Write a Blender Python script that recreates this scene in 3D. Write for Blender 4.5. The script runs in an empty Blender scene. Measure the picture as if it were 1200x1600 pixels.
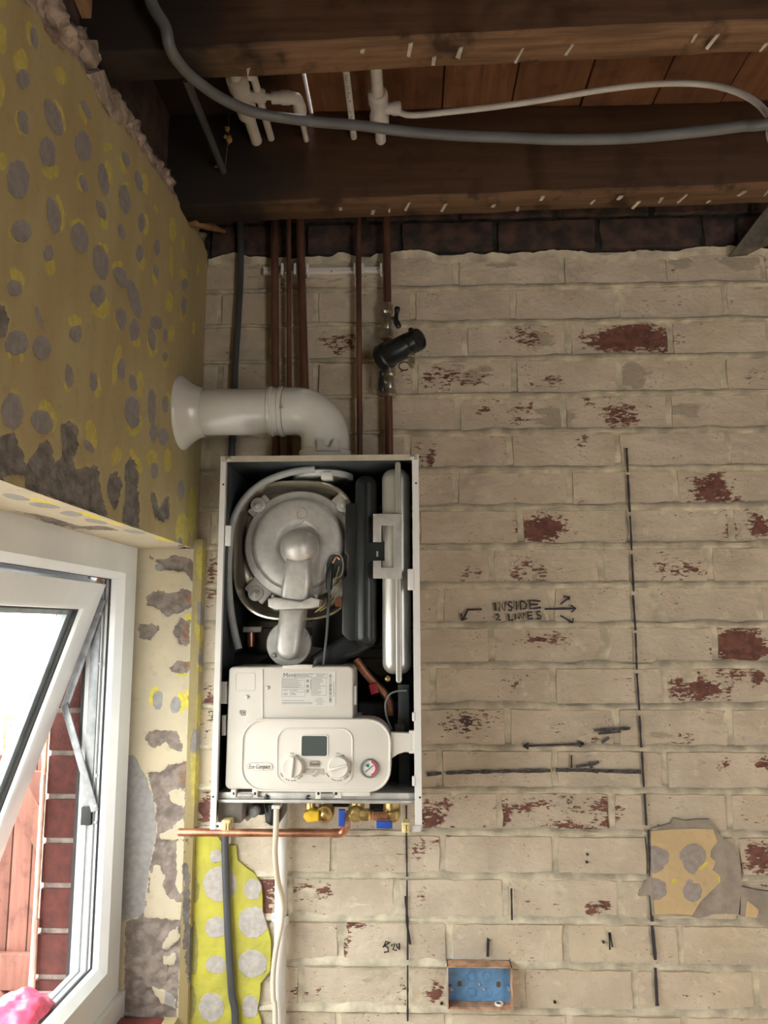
import bpy, bmesh, math, random
import numpy as np
from mathutils import Vector, Matrix, noise
random.seed(7); R = random.Random(11)
S = bpy.context.scene
COL = S.collection

# ------------------------------------------------------------------ camera
F = 1200.0                                   # focal length in pixels of the 1200 x 1600 frame
CAM = Vector((0.0, -1.8, 1.5))
YAW, PITCH, ROLL = math.radians(2.0), math.radians(8.4), math.radians(-0.15)
fw = Vector((-math.sin(YAW)*math.cos(PITCH), math.cos(YAW)*math.cos(PITCH), math.sin(PITCH)))
r0 = Vector((math.cos(YAW), math.sin(YAW), 0)); u0 = r0.cross(fw)
rt = r0*math.cos(ROLL) + u0*math.sin(ROLL); up = u0*math.cos(ROLL) - r0*math.sin(ROLL)
cd = bpy.data.cameras.new('camera'); cam = bpy.data.objects.new('camera', cd); COL.objects.link(cam)
cd.sensor_fit = 'VERTICAL'; cd.sensor_height = 24.0; cd.lens = 24.0*F/1600; cd.clip_start = 0.01; cd.clip_end = 200
cam.matrix_world = Matrix(((rt.x, up.x, -fw.x, CAM.x), (rt.y, up.y, -fw.y, CAM.y), (rt.z, up.z, -fw.z, CAM.z), (0, 0, 0, 1)))
S.camera = cam

# ------------------------------------------------------------------ world, exposure, daylight
S.view_settings.view_transform = 'Standard'; S.view_settings.look = 'None'
S.view_settings.gamma = 1.0; S.view_settings.use_curve_mapping = False
S.view_settings.exposure = -0.25
S.cycles.max_bounces = 6; S.cycles.caustics_reflective = False; S.cycles.caustics_refractive = False
W = bpy.data.worlds.new('sky'); S.world = W; W.use_nodes = True
bg = W.node_tree.nodes['Background']; bg.inputs[0].default_value = (1.0, 0.97, 0.93, 1)
# overcast sky: three times as bright overhead as at the horizon
_t = W.node_tree; _g = _t.nodes.new('ShaderNodeTexCoord'); _s = _t.nodes.new('ShaderNodeSeparateXYZ'); _m = _t.nodes.new('ShaderNodeMapRange')
_t.links.new(_g.outputs['Generated'], _s.inputs[0]); _t.links.new(_s.outputs[2], _m.inputs[0])
_m.inputs[1].default_value = 0.0; _m.inputs[2].default_value = 1.0; _m.inputs[3].default_value = 7.5; _m.inputs[4].default_value = 22.5
_t.links.new(_m.outputs[0], bg.inputs[1])
def area(name, loc, size, direction, power=0, color=(1, 1, 1), portal=False):
    l = bpy.data.lights.new(name, 'AREA'); l.shape = 'RECTANGLE'; l.size, l.size_y = size
    l.energy = power; l.color = color
    if portal: l.cycles.is_portal = True
    o = bpy.data.objects.new(name, l); COL.objects.link(o); o.location = loc
    o.rotation_euler = Vector(direction).to_track_quat('-Z', 'Y').to_euler()
    return o
area('window_daylight', (-0.80, -1.0, 1.2), (1.7, 1.0), (1, 0, 0), portal=True)
area('added_doorway_daylight', (1.95, -3.66, 1.02), (0.9, 2.04), (0, 1, 0.0), portal=True)  # unseen opening, placed and sized for its light on the walls
# low sun through the added, unseen doorway behind the camera; it lands on the floor and bounces up the brick wall
_l = bpy.data.lights.new('sun', 'SUN'); _l.energy = 22; _l.color = (1.0, 0.86, 0.68); _l.angle = math.radians(2)
sun = bpy.data.objects.new('sun', _l); COL.objects.link(sun); sun.rotation_euler = Vector((-0.28, 1.0, -0.585)).to_track_quat('-Z', 'Y').to_euler()

# ------------------------------------------------------------------ pixel helpers: a ray through a photo pixel met with a real plane
def ray(px, py): return fw*F + rt*(px-600) + up*(800-py)
def on(ax, px, py, v):
    d = ray(px, py); return CAM + d*((v-CAM[ax])/d[ax])
def U(px, py, Y): return on(1, px, py, Y)            # on a plane parallel to the brick wall
def ppm(Y): return (Y+1.8)/F                         # metres per pixel at that plane
def XZ(pts, Y): return [(p.x, p.z) for p in (U(a, b, Y) for a, b in pts)]

# ------------------------------------------------------------------ materials
def nt(name):
    m = bpy.data.materials.new(name); m.use_nodes = True
    t = m.node_tree; return m, t, t.nodes, t.links, t.nodes['Principled BSDF']
def mixc(t, fac, a, b):
    n = t.nodes.new('ShaderNodeMix'); n.data_type = 'RGBA'
    for s, v in ((n.inputs[0], fac), (n.inputs[6], a), (n.inputs[7], b)):
        if isinstance(v, (int, float)): s.default_value = v
        elif isinstance(v, tuple): s.default_value = (*v[:3], 1)
        else: t.links.new(v, s)
    return n.outputs[2]
def math_(t, op, a, b=0.0, c=None):
    n = t.nodes.new('ShaderNodeMath'); n.operation = op
    for s, v in zip(n.inputs, (a, b, c)):
        if v is None: continue
        if isinstance(v, (int, float)): s.default_value = v
        else: t.links.new(v, s)
    return n.outputs[0]
def sstep(t, v, lo, hi):
    n = t.nodes.new('ShaderNodeMapRange'); n.interpolation_type = 'SMOOTHSTEP'
    t.links.new(v, n.inputs[0]); n.inputs[1].default_value = lo; n.inputs[2].default_value = hi
    return n.outputs[0]
def coords(t, world=False, scale=(1, 1, 1)):
    if world: o = t.nodes.new('ShaderNodeNewGeometry').outputs['Position']
    else: o = t.nodes.new('ShaderNodeTexCoord').outputs['Object']
    mp = t.nodes.new('ShaderNodeMapping'); mp.inputs['Scale'].default_value = scale
    t.links.new(o, mp.inputs[0]); return mp.outputs[0]
def nz(t, vec, scale, detail=4, rough=0.55):
    n = t.nodes.new('ShaderNodeTexNoise'); n.inputs['Scale'].default_value = scale
    n.inputs['Detail'].default_value = detail; n.inputs['Roughness'].default_value = rough
    t.links.new(vec, n.inputs['Vector']); return n.outputs[0]
def bump(t, b, h, strength, dist=0.002):
    n = t.nodes.new('ShaderNodeBump'); n.inputs['Strength'].default_value = strength; n.inputs['Distance'].default_value = dist
    t.links.new(h, n.inputs['Height']); t.links.new(n.outputs[0], b.inputs['Normal'])
def attr(t, name):
    n = t.nodes.new('ShaderNodeAttribute'); n.attribute_name = name; return n.outputs['Fac']
def M(name, col, rough=0.5, metal=0.0, var=0.12, scale=30, bmp=0.0, bscale=None, world=True, stretch=(1, 1, 1), spec=0.5, alt=None):
    m, t, N, L, b = nt(name)
    v = coords(t, world, stretch); n = nz(t, v, scale)
    a = alt or tuple(c*(1-var*1.6) for c in col); h = tuple(min(1, c*(1+var)) for c in col)
    L.new(mixc(t, sstep(t, n, 0.3, 0.7), a, h), b.inputs['Base Color'])
    b.inputs['Roughness'].default_value = rough; b.inputs['Metallic'].default_value = metal
    b.inputs['Specular IOR Level'].default_value = spec
    if bmp: bump(t, b, nz(t, v, bscale or scale*3), bmp)
    return m

def brick_paint():
    m, t, N, L, b = nt('painted_brick')
    v = coords(t, True); vs = coords(t, True, (0.55, 1, 1.7))
    cream = mixc(t, sstep(t, nz(t, v, 9, 5), 0.3, 0.72), (0.52, 0.445, 0.345), (0.655, 0.575, 0.46))
    cream = mixc(t, math_(t, 'MULTIPLY', sstep(t, nz(t, v, 3.2), 0.5, 0.75), 0.45), cream, (0.61, 0.52, 0.33))
    cream = mixc(t, math_(t, 'MULTIPLY', sstep(t, nz(t, vs, 6.5, 6, 0.65), 0.52, 0.66), 0.55), cream, (0.43, 0.385, 0.31))
    cream = mixc(t, math_(t, 'MULTIPLY', sstep(t, nz(t, v, 26, 6, 0.7), 0.56, 0.70), 0.45), cream, (0.39, 0.35, 0.285))
    cream = mixc(t, math_(t, 'MULTIPLY', sstep(t, nz(t, v, 34, 5, 0.6), 0.60, 0.66), 0.4), cream, (0.74, 0.65, 0.50))
    g = math_(t, 'ADD', attr(t, 'grey'), math_(t, 'MULTIPLY', math_(t, 'SUBTRACT', nz(t, vs, 42, 5), 0.5), 0.9))
    cream = mixc(t, math_(t, 'MULTIPLY', sstep(t, g, 0.42, 0.52), 0.85), cream, (0.37, 0.32, 0.245))
    w = math_(t, 'ADD', attr(t, 'wear'), math_(t, 'MULTIPLY', math_(t, 'SUBTRACT', nz(t, vs, 120, 7, 0.7), 0.5), 2.4))
    w = math_(t, 'ADD', w, math_(t, 'MULTIPLY', math_(t, 'SUBTRACT', nz(t, v, 30, 4), 0.5), 1.3))
    fl = math_(t, 'MULTIPLY', sstep(t, nz(t, vs, 190, 4, 0.55), 0.635, 0.67), sstep(t, nz(t, v, 11, 4, 0.6), 0.50, 0.60))
    wf = math_(t, 'MAXIMUM', sstep(t, w, 0.50, 0.56), fl)
    red = mixc(t, sstep(t, nz(t, v, 60, 4), 0.35, 0.65), (0.115, 0.046, 0.036), (0.20, 0.082, 0.060))
    red = mixc(t, sstep(t, attr(t, 'soot_and_shade'), 0.3, 0.7), red, (0.075, 0.05, 0.042))
    col = mixc(t, wf, cream, red)
    L.new(col, b.inputs['Base Color']); b.inputs['Roughness'].default_value = 0.75
    h = math_(t, 'ADD', math_(t, 'MULTIPLY', nz(t, v, 70, 6, 0.6), 1.0), math_(t, 'MULTIPLY', wf, -0.25))
    h = math_(t, 'ADD', h, math_(t, 'MULTIPLY', nz(t, coords(t, True, (0.6, 1, 1.6)), 16, 3), 1.2))
    h = math_(t, 'ADD', h, math_(t, 'MULTIPLY', math_(t, 'ABSOLUTE', math_(t, 'SUBTRACT', nz(t, coords(t, True, (0.7, 1, 1.3)), 24, 5, 0.6), 0.5)), 2.2))
    bump(t, b, h, 0.55, 0.0045)
    return m
def plaster_wall(name, base, base2, yellow, grey, bare, streak=True):
    """Paint that came off in dabs: attributes y / g / r hold the outlines of yellow rims, grey dabs and bare plaster."""
    m, t, N, L, b = nt(name)
    v = coords(t, True); vs = coords(t, True, (1, 1, 0.25) if streak else (1, 1, 1))
    c = mixc(t, sstep(t, nz(t, vs, 11, 5), 0.32, 0.68), base, base2)
    c = mixc(t, math_(t, 'MULTIPLY', sstep(t, nz(t, v, 55, 4), 0.55, 0.75), 0.35), c, tuple(x*0.6 for x in base))
    wob = math_(t, 'MULTIPLY', math_(t, 'SUBTRACT', nz(t, v, 70, 4), 0.5), 0.012)
    fy = sstep(t, math_(t, 'ADD', attr(t, 'y'), wob), 0.0, -0.0012)
    fg = sstep(t, math_(t, 'ADD', attr(t, 'g'), wob), 0.0, -0.0012)
    fr = sstep(t, math_(t, 'ADD', attr(t, 'r'), math_(t, 'MULTIPLY', wob, 1.5)), 0.0, -0.0012)
    c = mixc(t, math_(t, 'MULTIPLY', fy, 0.85), c, mixc(t, sstep(t, nz(t, v, 90), 0.35, 0.65), yellow, tuple(x*0.8 for x in yellow)))
    c = mixc(t, fg, c, mixc(t, sstep(t, nz(t, v, 80, 5), 0.35, 0.65), tuple(x*0.82 for x in grey), grey))
    rr = mixc(t, sstep(t, nz(t, v, 45, 6), 0.35, 0.65), tuple(x*0.6 for x in bare), bare)
    c = mixc(t, fr, c, rr)
    fo = sstep(t, math_(t, 'ADD', attr(t, 'o'), wob), 0.0, -0.002)
    c = mixc(t, math_(t, 'MULTIPLY', fo, math_(t, 'MULTIPLY', sstep(t, nz(t, v, 60, 5), 0.35, 0.6), 0.85)), c, (0.27, 0.125, 0.06))
    fb = sstep(t, math_(t, 'ADD', attr(t, 'b'), wob), 0.0, -0.003)
    c = mixc(t, fb, c, mixc(t, sstep(t, nz(t, v, 38, 6, 0.65), 0.36, 0.64), (0.22, 0.165, 0.13), (0.52, 0.42, 0.35)))
    L.new(c, b.inputs['Base Color']); b.inputs['Roughness'].default_value = 0.72; b.inputs['Specular IOR Level'].default_value = 0.35
    h = math_(t, 'ADD', math_(t, 'MULTIPLY', nz(t, v, 120, 5), math_(t, 'ADD', math_(t, 'MULTIPLY', fr, 1.6), 0.18)), math_(t, 'MULTIPLY', fg, -0.3))
    h = math_(t, 'ADD', h, math_(t, 'MULTIPLY', nz(t, v, 6, 2), 0.8))
    bump(t, b, h, 0.6, 0.003)
    return m
def wood(name, dark, light, axis='x', rough=0.7, stain=0.0, bmp=0.35, soot_and_shade=False):
    m, t, N, L, b = nt(name)
    sc = {'x': (0.06, 1, 1), 'y': (1, 0.06, 1), 'z': (1, 1, 0.06)}[axis]
    v = coords(t, True, sc); w = coords(t, True)
    n = nz(t, v, 55, 6, 0.65)
    rnd = N.new('ShaderNodeObjectInfo').outputs['Random']
    c = mixc(t, sstep(t, n, 0.3, 0.7), dark, light)
    c = mixc(t, math_(t, 'MULTIPLY', rnd, 0.55), c, tuple(x*0.55 for x in dark))
    c = mixc(t, math_(t, 'MULTIPLY', sstep(t, nz(t, w, 14, 5), 0.5, 0.68), 0.5+stain*0.5), c, tuple(x*0.35 for x in dark))
    if soot_and_shade:                                     # shade of the dark corner, painted black into the timbers towards the left wall
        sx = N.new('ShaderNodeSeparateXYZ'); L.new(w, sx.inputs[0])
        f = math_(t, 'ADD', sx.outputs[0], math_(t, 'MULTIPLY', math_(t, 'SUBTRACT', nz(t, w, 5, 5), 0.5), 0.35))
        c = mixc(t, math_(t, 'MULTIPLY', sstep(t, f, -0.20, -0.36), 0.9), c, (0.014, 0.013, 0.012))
    L.new(c, b.inputs['Base Color']); b.inputs['Roughness'].default_value = rough; b.inputs['Specular IOR Level'].default_value = 0.25
    bump(t, b, n, bmp, 0.003)
    return m
def glass_mat():
    m, t, N, L, b = nt('window_glass')
    N.remove(b); tr = N.new('ShaderNodeBsdfTransparent'); gl = N.new('ShaderNodeBsdfGlossy'); gl.inputs['Roughness'].default_value = 0.02
    tr.inputs[0].default_value = (0.97, 0.99, 0.98, 1)
    mx = N.new('ShaderNodeMixShader'); lw = N.new('ShaderNodeLayerWeight'); lw.inputs[0].default_value = 0.12
    L.new(math_(t, 'MULTIPLY', lw.outputs[1], 0.5), mx.inputs[0]); L.new(tr.outputs[0], mx.inputs[1]); L.new(gl.outputs[0], mx.inputs[2])
    L.new(mx.outputs[0], N['Material Output'].inputs[0]); return m

PAINT = brick_paint()
MORTAR = M('painted_mortar', (0.60, 0.545, 0.42), 0.85, var=0.20, scale=22, bmp=1.0, bscale=70)
SOOTSHADEBRICK = M('sooty_shaded_brick', (0.075, 0.042, 0.034), 0.9, var=0.3, scale=25, bmp=0.8, bscale=80, alt=(0.025, 0.022, 0.02))
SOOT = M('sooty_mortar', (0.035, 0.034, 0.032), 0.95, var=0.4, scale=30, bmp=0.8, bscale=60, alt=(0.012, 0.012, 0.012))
OLIVE = plaster_wall('olive_painted_plaster', (0.50, 0.435, 0.235), (0.44, 0.355, 0.185), (0.68, 0.59, 0.15), (0.35, 0.33, 0.325), (0.27, 0.255, 0.24))
REVEAL = plaster_wall('cream_painted_plaster', (0.56, 0.49, 0.345), (0.48, 0.435, 0.33), (0.72, 0.62, 0.05), (0.34, 0.335, 0.33), (0.29, 0.245, 0.215), False)
YGREEN = plaster_wall('yellow_green_wallpaper', (0.52, 0.49, 0.07), (0.40, 0.38, 0.075), (0.30, 0.28, 0.10), (0.47, 0.44, 0.41), (0.30, 0.28, 0.26), False)
TAN = plaster_wall('tan_wallpaper', (0.62, 0.47, 0.26), (0.55, 0.42, 0.24), (0.75, 0.66, 0.08), (0.37, 0.335, 0.315), (0.33, 0.29, 0.24), False)
GREYPL = M('grey_plaster', (0.34, 0.30, 0.255), 0.85, var=0.12, scale=25, bmp=0.4, bscale=90)
EDGEPL = M('broken_plaster_edge', (0.40, 0.33, 0.27), 0.9, var=0.3, scale=30, bmp=0.8)
JOIST = wood('dark_joist_wood', (0.065, 0.032, 0.016), (0.11, 0.055, 0.029), 'x', soot_and_shade=True)
JOISTB = wood('stained_joist_underside', (0.11, 0.06, 0.032), (0.27, 0.16, 0.088), 'x', stain=1.0, bmp=0.9, soot_and_shade=True)
BOARD = wood('red_brown_board', (0.15, 0.068, 0.036), (0.26, 0.12, 0.06), 'y', soot_and_shade=True)
LATH = wood('raw_lath_wood', (0.30, 0.17, 0.09), (0.44, 0.27, 0.15), 'y')
UPVC = M('white_upvc', (0.78, 0.81, 0.825), 0.28, var=0.04, scale=6)
UPVCW = M('white_upvc_weathered', (0.72, 0.74, 0.74), 0.35, var=0.10, scale=25)
GASKET = M('black_rubber', (0.02, 0.022, 0.024), 0.6)
STEEL = M('zinc_steel', (0.30, 0.32, 0.34), 0.42, 0.55, var=0.15, scale=40)
REDBRICK = M('red_facing_brick', (0.105, 0.030, 0.023), 0.9, var=0.15, scale=45, bmp=0.7, bscale=160, alt=(0.075, 0.026, 0.022))
OUTMORTAR = M('outdoor_mortar', (0.26, 0.225, 0.20), 0.95, var=0.2, scale=60, bmp=0.9)
FENCE = wood('red_brown_fence_stain', (0.14, 0.060, 0.046), (0.18, 0.085, 0.064), 'z', bmp=0.2)
GLASS = glass_mat()

# ------------------------------------------------------------------ mesh building
class MB:
    def __init__(s): s.v = []; s.f = []
    def add(s, vs, fs):
        o = len(s.v); s.v += [tuple(v) for v in vs]; s.f += [tuple(i+o for i in f) for f in fs]; return s
    def box(s, x0, x1, y0, y1, z0, z1, bev=0.0, seg=2):
        bm = bmesh.new(); bmesh.ops.create_cube(bm, size=1)
        for v in bm.verts: v.co = Vector(((x0+x1)/2+v.co.x*(x1-x0), (y0+y1)/2+v.co.y*(y1-y0), (z0+z1)/2+v.co.z*(z1-z0)))
        if bev: bmesh.ops.bevel(bm, geom=bm.edges[:], offset=bev, segments=seg, affect='EDGES', profile=0.5)
        return s.bm(bm)
    def bm(s, bm, mat=None):
        if mat is not None: bm.transform(mat)
        bm.verts.index_update(); s.add([v.co[:] for v in bm.verts], [[v.index for v in f.verts] for f in bm.faces]); bm.free(); return s
    def obox(s, c, ax, ay, az, bev=0.0):
        """box about c with full edge vectors ax, ay, az"""
        bm = bmesh.new(); bmesh.ops.create_cube(bm, size=1)
        if bev:
            sc = [v.length for v in (ax, ay, az)]
            for v in bm.verts: v.co = Vector((v.co.x*sc[0], v.co.y*sc[1], v.co.z*sc[2]))
            bmesh.ops.bevel(bm, geom=bm.edges[:], offset=bev, segments=2, affect='EDGES', profile=0.5)
            a, b, d = ax.normalized(), ay.normalized(), az.normalized()
        else: a, b, d = ax, ay, az
        for v in bm.verts: v.co = c + a*v.co.x + b*v.co.y + d*v.co.z
        return s.bm(bm)
    def tube(s, path, r, seg=12, caps=True):
        P = [Vector(p) for p in path]; n = len(P)
        rs = r if isinstance(r, (list, tuple)) else [r]*n
        T = [(P[min(i+1, n-1)]-P[max(i-1, 0)]).normalized() for i in range(n)]
        a = Vector((0, 0, 1)) if abs(T[0].z) < 0.9 else Vector((1, 0, 0))
        a = (a - T[0]*a.dot(T[0])).normalized(); vs = []; fs = []
        for i in range(n):
            a = (a - T[i]*a.dot(T[i])).normalized(); b = T[i].cross(a)
            for k in range(seg):
                q = 2*math.pi*k/seg; vs.append(P[i] + (a*math.cos(q)+b*math.sin(q))*rs[i])
        for i in range(n-1):
            for k in range(seg):
                k2 = (k+1) % seg; fs.append((i*seg+k, i*seg+k2, (i+1)*seg+k2, (i+1)*seg+k))
        if caps: fs += [tuple(range(seg))[::-1], tuple(range((n-1)*seg, n*seg))]
        return s.add(vs, fs)
    def lathe(s, prof, org, axis=(0, 0, 1), seg=24, close=True):
        """prof = [(radius, height along axis)]"""
        ax = Vector(axis).normalized(); a = Vector((0, 0, 1)) if abs(ax.z) < 0.9 else Vector((1, 0, 0))
        a = (a-ax*a.dot(ax)).normalized(); b = ax.cross(a); o = Vector(org); vs = []; fs = []
        for r, h in prof:
            for k in range(seg):
                q = 2*math.pi*k/seg; vs.append(o+ax*h+(a*math.cos(q)+b*math.sin(q))*max(r, 1e-5))
        for i in range(len(prof)-1):
            for k in range(seg):
                k2 = (k+1) % seg; fs.append((i*seg+k, i*seg+k2, (i+1)*seg+k2, (i+1)*seg+k))
        if close: fs += [tuple(range(seg))[::-1], tuple(range((len(prof)-1)*seg, len(prof)*seg))]
        return s.add(vs, fs)
    def plate(s, out, yf, yb, bev=0.0, steps=3):
        """outline [(x, z)] facing -y from depth yf (front) back to yb with a rounded front edge"""
        n = len(out); A = sum(out[i][0]*out[(i+1) % n][1]-out[(i+1) % n][0]*out[i][1] for i in range(n))
        if A < 0: out = out[::-1]
        rings = [(out, yb)]
        if bev:
            for k in range(steps+1):
                q = math.pi/2*k/steps; rings.append((inset(out, bev*(1-math.cos(q))), yf+bev*(1-math.sin(q))))
        else: rings.append((out, yf))
        vs = [(x, y, z) for ring, y in rings for x, z in ring]; fs = []
        for i in range(len(rings)-1):
            for k in range(n):
                k2 = (k+1) % n; fs.append((i*n+k, i*n+k2, (i+1)*n+k2, (i+1)*n+k))
        fs += [tuple(range(n))[::-1], tuple(range((len(rings)-1)*n, len(rings)*n))]
        return s.add(vs, fs)
    def ring(s, out, w, yf, yb, bev=0.001):
        """raised band following an outline, facing -y; a band w wide inside the outline"""
        n = len(out); A = sum(out[i][0]*out[(i+1) % n][1]-out[(i+1) % n][0]*out[i][1] for i in range(n))
        if A < 0: out = out[::-1]
        rr = [(out, yb), (out, yf+bev), (inset(out, bev), yf), (inset(out, w-bev), yf), (inset(out, w), yf+bev), (inset(out, w), yb)]
        vs = [(x, y, z) for ring, y in rr for x, z in ring]; fs = []
        for i in range(len(rr)-1):
            for k in range(n):
                k2 = (k+1) % n; fs.append((i*n+k, i*n+k2, (i+1)*n+k2, (i+1)*n+k))
        return s.add(vs, fs)
    def ball(s, c, r, sc=(1, 1, 1), u=16, v=10):
        bm = bmesh.new(); bmesh.ops.create_uvsphere(bm, u_segments=u, v_segments=v, radius=r)
        return s.bm(bm, Matrix.Translation(c) @ Matrix.Diagonal((*sc, 1)))
    def build(s, name, mat, parent=None, smooth=38, centre=True):
        me = bpy.data.meshes.new(name); v = np.array(s.v, float)
        c = (v.min(0)+v.max(0))/2 if centre else np.zeros(3)
        me.from_pydata((v-c).tolist(), [], s.f); me.update()
        bm = bmesh.new(); bm.from_mesh(me); bmesh.ops.recalc_face_normals(bm, faces=bm.faces); bm.to_mesh(me); bm.free()
        if smooth:
            me.shade_smooth(); me.set_sharp_from_angle(angle=math.radians(smooth))
        me.materials.append(mat)
        return link(name, me, parent, Vector(c))
def inset(out, d):
    """offset a counter-clockwise outline inwards"""
    n = len(out); res = []
    for i in range(n):
        x0, z0 = out[i-1]; x1, z1 = out[i]; x2, z2 = out[(i+1) % n]
        a = Vector((x1-x0, z1-z0)); b = Vector((x2-x1, z2-z1))
        a = a.normalized() if a.length > 1e-9 else b.normalized(); b = b.normalized() if b.length > 1e-9 else a
        n1 = Vector((-a.y, a.x)); n2 = Vector((-b.y, b.x)); m = n1+n2
        m = m.normalized() if m.length > 1e-6 else n1
        k = d/max(0.5, m.dot(n1)); res.append((x1+m.x*k, z1+m.y*k))
    return res
def rr(x0, x1, z0, z1, r, n=6):
    if x1 < x0: x0, x1 = x1, x0
    if z1 < z0: z0, z1 = z1, z0
    r = min(r, (x1-x0)/2-1e-6, (z1-z0)/2-1e-6); o = []
    for cx, cz, a0 in ((x1-r, z0+r, -90), (x1-r, z1-r, 0), (x0+r, z1-r, 90), (x0+r, z0+r, 180)):
        for k in range(n+1):
            a = math.radians(a0+90*k/n); o.append((cx+r*math.cos(a), cz+r*math.sin(a)))
    return o
def circ(x, z, r, n=28): return [(x+r*math.cos(2*math.pi*k/n), z+r*math.sin(2*math.pi*k/n)) for k in range(n)]
def prr(px0, py0, px1, py1, Y, r=0, n=6):
    a = U(px0, (py0+py1)/2, Y).x; b = U(px1, (py0+py1)/2, Y).x; c = U((px0+px1)/2, py0, Y).z; d = U((px0+px1)/2, py1, Y).z
    return rr(a, b, d, c, r*ppm(Y), n) if r else [(a, d), (b, d), (b, c), (a, c)]
def link(name, data, parent=None, loc=Vector((0, 0, 0))):
    o = bpy.data.objects.new(name, data); COL.objects.link(o)
    if parent is not None:
        o.parent = parent; o.location = Vector(loc)-wloc(parent)
    else: o.location = loc
    return o
def wloc(o):
    p = Vector(o.location)
    while o.parent is not None: o = o.parent; p += Vector(o.location)
    return p
def tag(o, label=None, cat=None, group=None, kind=None):
    for k, v in (('label', label), ('category', cat), ('group', group), ('kind', kind)):
        if v: o[k] = v
    return o
def thing(name, loc, label, cat, group=None):
    return tag(link(name, None, None, Vector(loc)), label, cat, group)
def text_mesh(mb, body, x, z, h, y, shear=0.0, bold=0.0, width=None, centre=True):
    """flat lettering facing -y, h = cap height, centred on x, z"""
    c = bpy.data.curves.new('lettering', 'FONT'); c.body = body; c.size = 1; c.offset = bold; c.shear = shear; c.resolution_u = 2
    o = bpy.data.objects.new('lettering', c); COL.objects.link(o); bpy.context.view_layer.update()
    me = bpy.data.meshes.new_from_object(o.evaluated_get(bpy.context.evaluated_depsgraph_get()))
    v = np.array([p.co[:] for p in me.vertices]); lo, hi = v.min(0), v.max(0)
    sz = h/0.7; sx = width/(hi[0]-lo[0]) if width else sz
    vs = [(x+(p[0]-((lo[0]+hi[0])/2 if centre else lo[0]))*sx, y, z+(p[1]-0.35)*sz) for p in v]
    mb.add(vs, [tuple(p.vertices) for p in me.polygons])
    bpy.data.objects.remove(o); bpy.data.curves.remove(c); bpy.data.meshes.remove(me)
def smooth_path(pts, n=6):
    P = [Vector(p) for p in pts]; P = [P[0]*2-P[1]] + P + [P[-1]*2-P[-2]]; out = []
    for i in range(1, len(P)-2):
        for k in range(n):
            t = k/n; a, b, c, d = P[i-1:i+3]
            out.append(0.5*((2*b)+(c-a)*t+(2*a-5*b+4*c-d)*t*t+(3*b-a-3*c+d)*t**3))
    return out+[P[-2]]
def fbm(p, o=4): return noise.fractal(Vector(p), 1.0, 2.0, o)
def fattr(me, name, vals):
    a = me.attributes.new(name, 'FLOAT', 'POINT'); a.data.foreach_set('value', np.asarray(vals, dtype=np.float32))

# outlines traced on a plane: signed distance (metres, negative inside) of ellipses and polygons
class Field:
    def __init__(s, ax, val, ij): s.ax, s.val, s.ij, s.e, s.p = ax, val, ij, [], []
    def q(s, px, py):
        p = on(s.ax, px, py, s.val); return np.array((p[s.ij[0]], p[s.ij[1]]))
    def ell(s, lst):
        for e in lst:
            cx, cy, rx, ry = e[:4]; a = math.radians(e[4]) if len(e) > 4 else 0
            c = s.q(cx, cy); A = s.q(cx+rx*math.cos(a), cy+rx*math.sin(a))-c; B = s.q(cx-ry*math.sin(a), cy+ry*math.cos(a))-c
            s.e.append((c, np.linalg.inv(np.stack([A, B], 1)), min(np.linalg.norm(A), np.linalg.norm(B))))
        return s
    def poly(s, lst):
        for pts in lst: s.p.append(np.array([s.q(*p) for p in pts]))
        return s
    def sd(s, uv):
        d = np.full(len(uv), 1.0)
        for c, Mi, k in s.e:
            q = (uv-c) @ Mi.T; d = np.minimum(d, (np.linalg.norm(q, axis=1)-1)*k)
        for P in s.p: d = np.minimum(d, poly_sd(P, uv))
        return d
def poly_sd(P, uv):
    d = np.full(len(uv), 1e9); ins = np.zeros(len(uv), bool)
    for i in range(len(P)):
        a, b = P[i-1], P[i]; e = b-a; w = uv-a
        t = np.clip((w @ e)/max(e @ e, 1e-12), 0, 1); d = np.minimum(d, np.linalg.norm(w-t[:, None]*e, axis=1))
        c = ((a[1] > uv[:, 1]) != (b[1] > uv[:, 1]))
        xs = a[0]+(uv[:, 1]-a[1])*e[0]/(e[1] if abs(e[1]) > 1e-12 else 1e-12); ins ^= c & (uv[:, 0] < xs)
    return np.where(ins, -d, d)
def clip_prism(mb, poly, y0, y1):
    """triangulated sheet cut to a traced outline [(x, z)], y0 front, y1 back"""
    n = len(poly); mb.add([(x, y0, z) for x, z in poly]+[(x, y1, z) for x, z in poly],
        [tuple(range(n)), tuple(range(n, 2*n))[::-1]]+[(k, (k+1) % n, n+(k+1) % n, n+k) for k in range(n)]); return mb

# ================================================================== the room
XL = -0.5038            # painted face of the left wall
YR, ZH, ZS = -0.040, 1.678, 0.735     # window reveal edge, window head, window sill
XF, FD = -0.632, 0.082  # room face of the window frame, its depth
YW0 = -1.75             # near end of the window opening
ZB = 2.635              # underside of the boards above the joists

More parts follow.
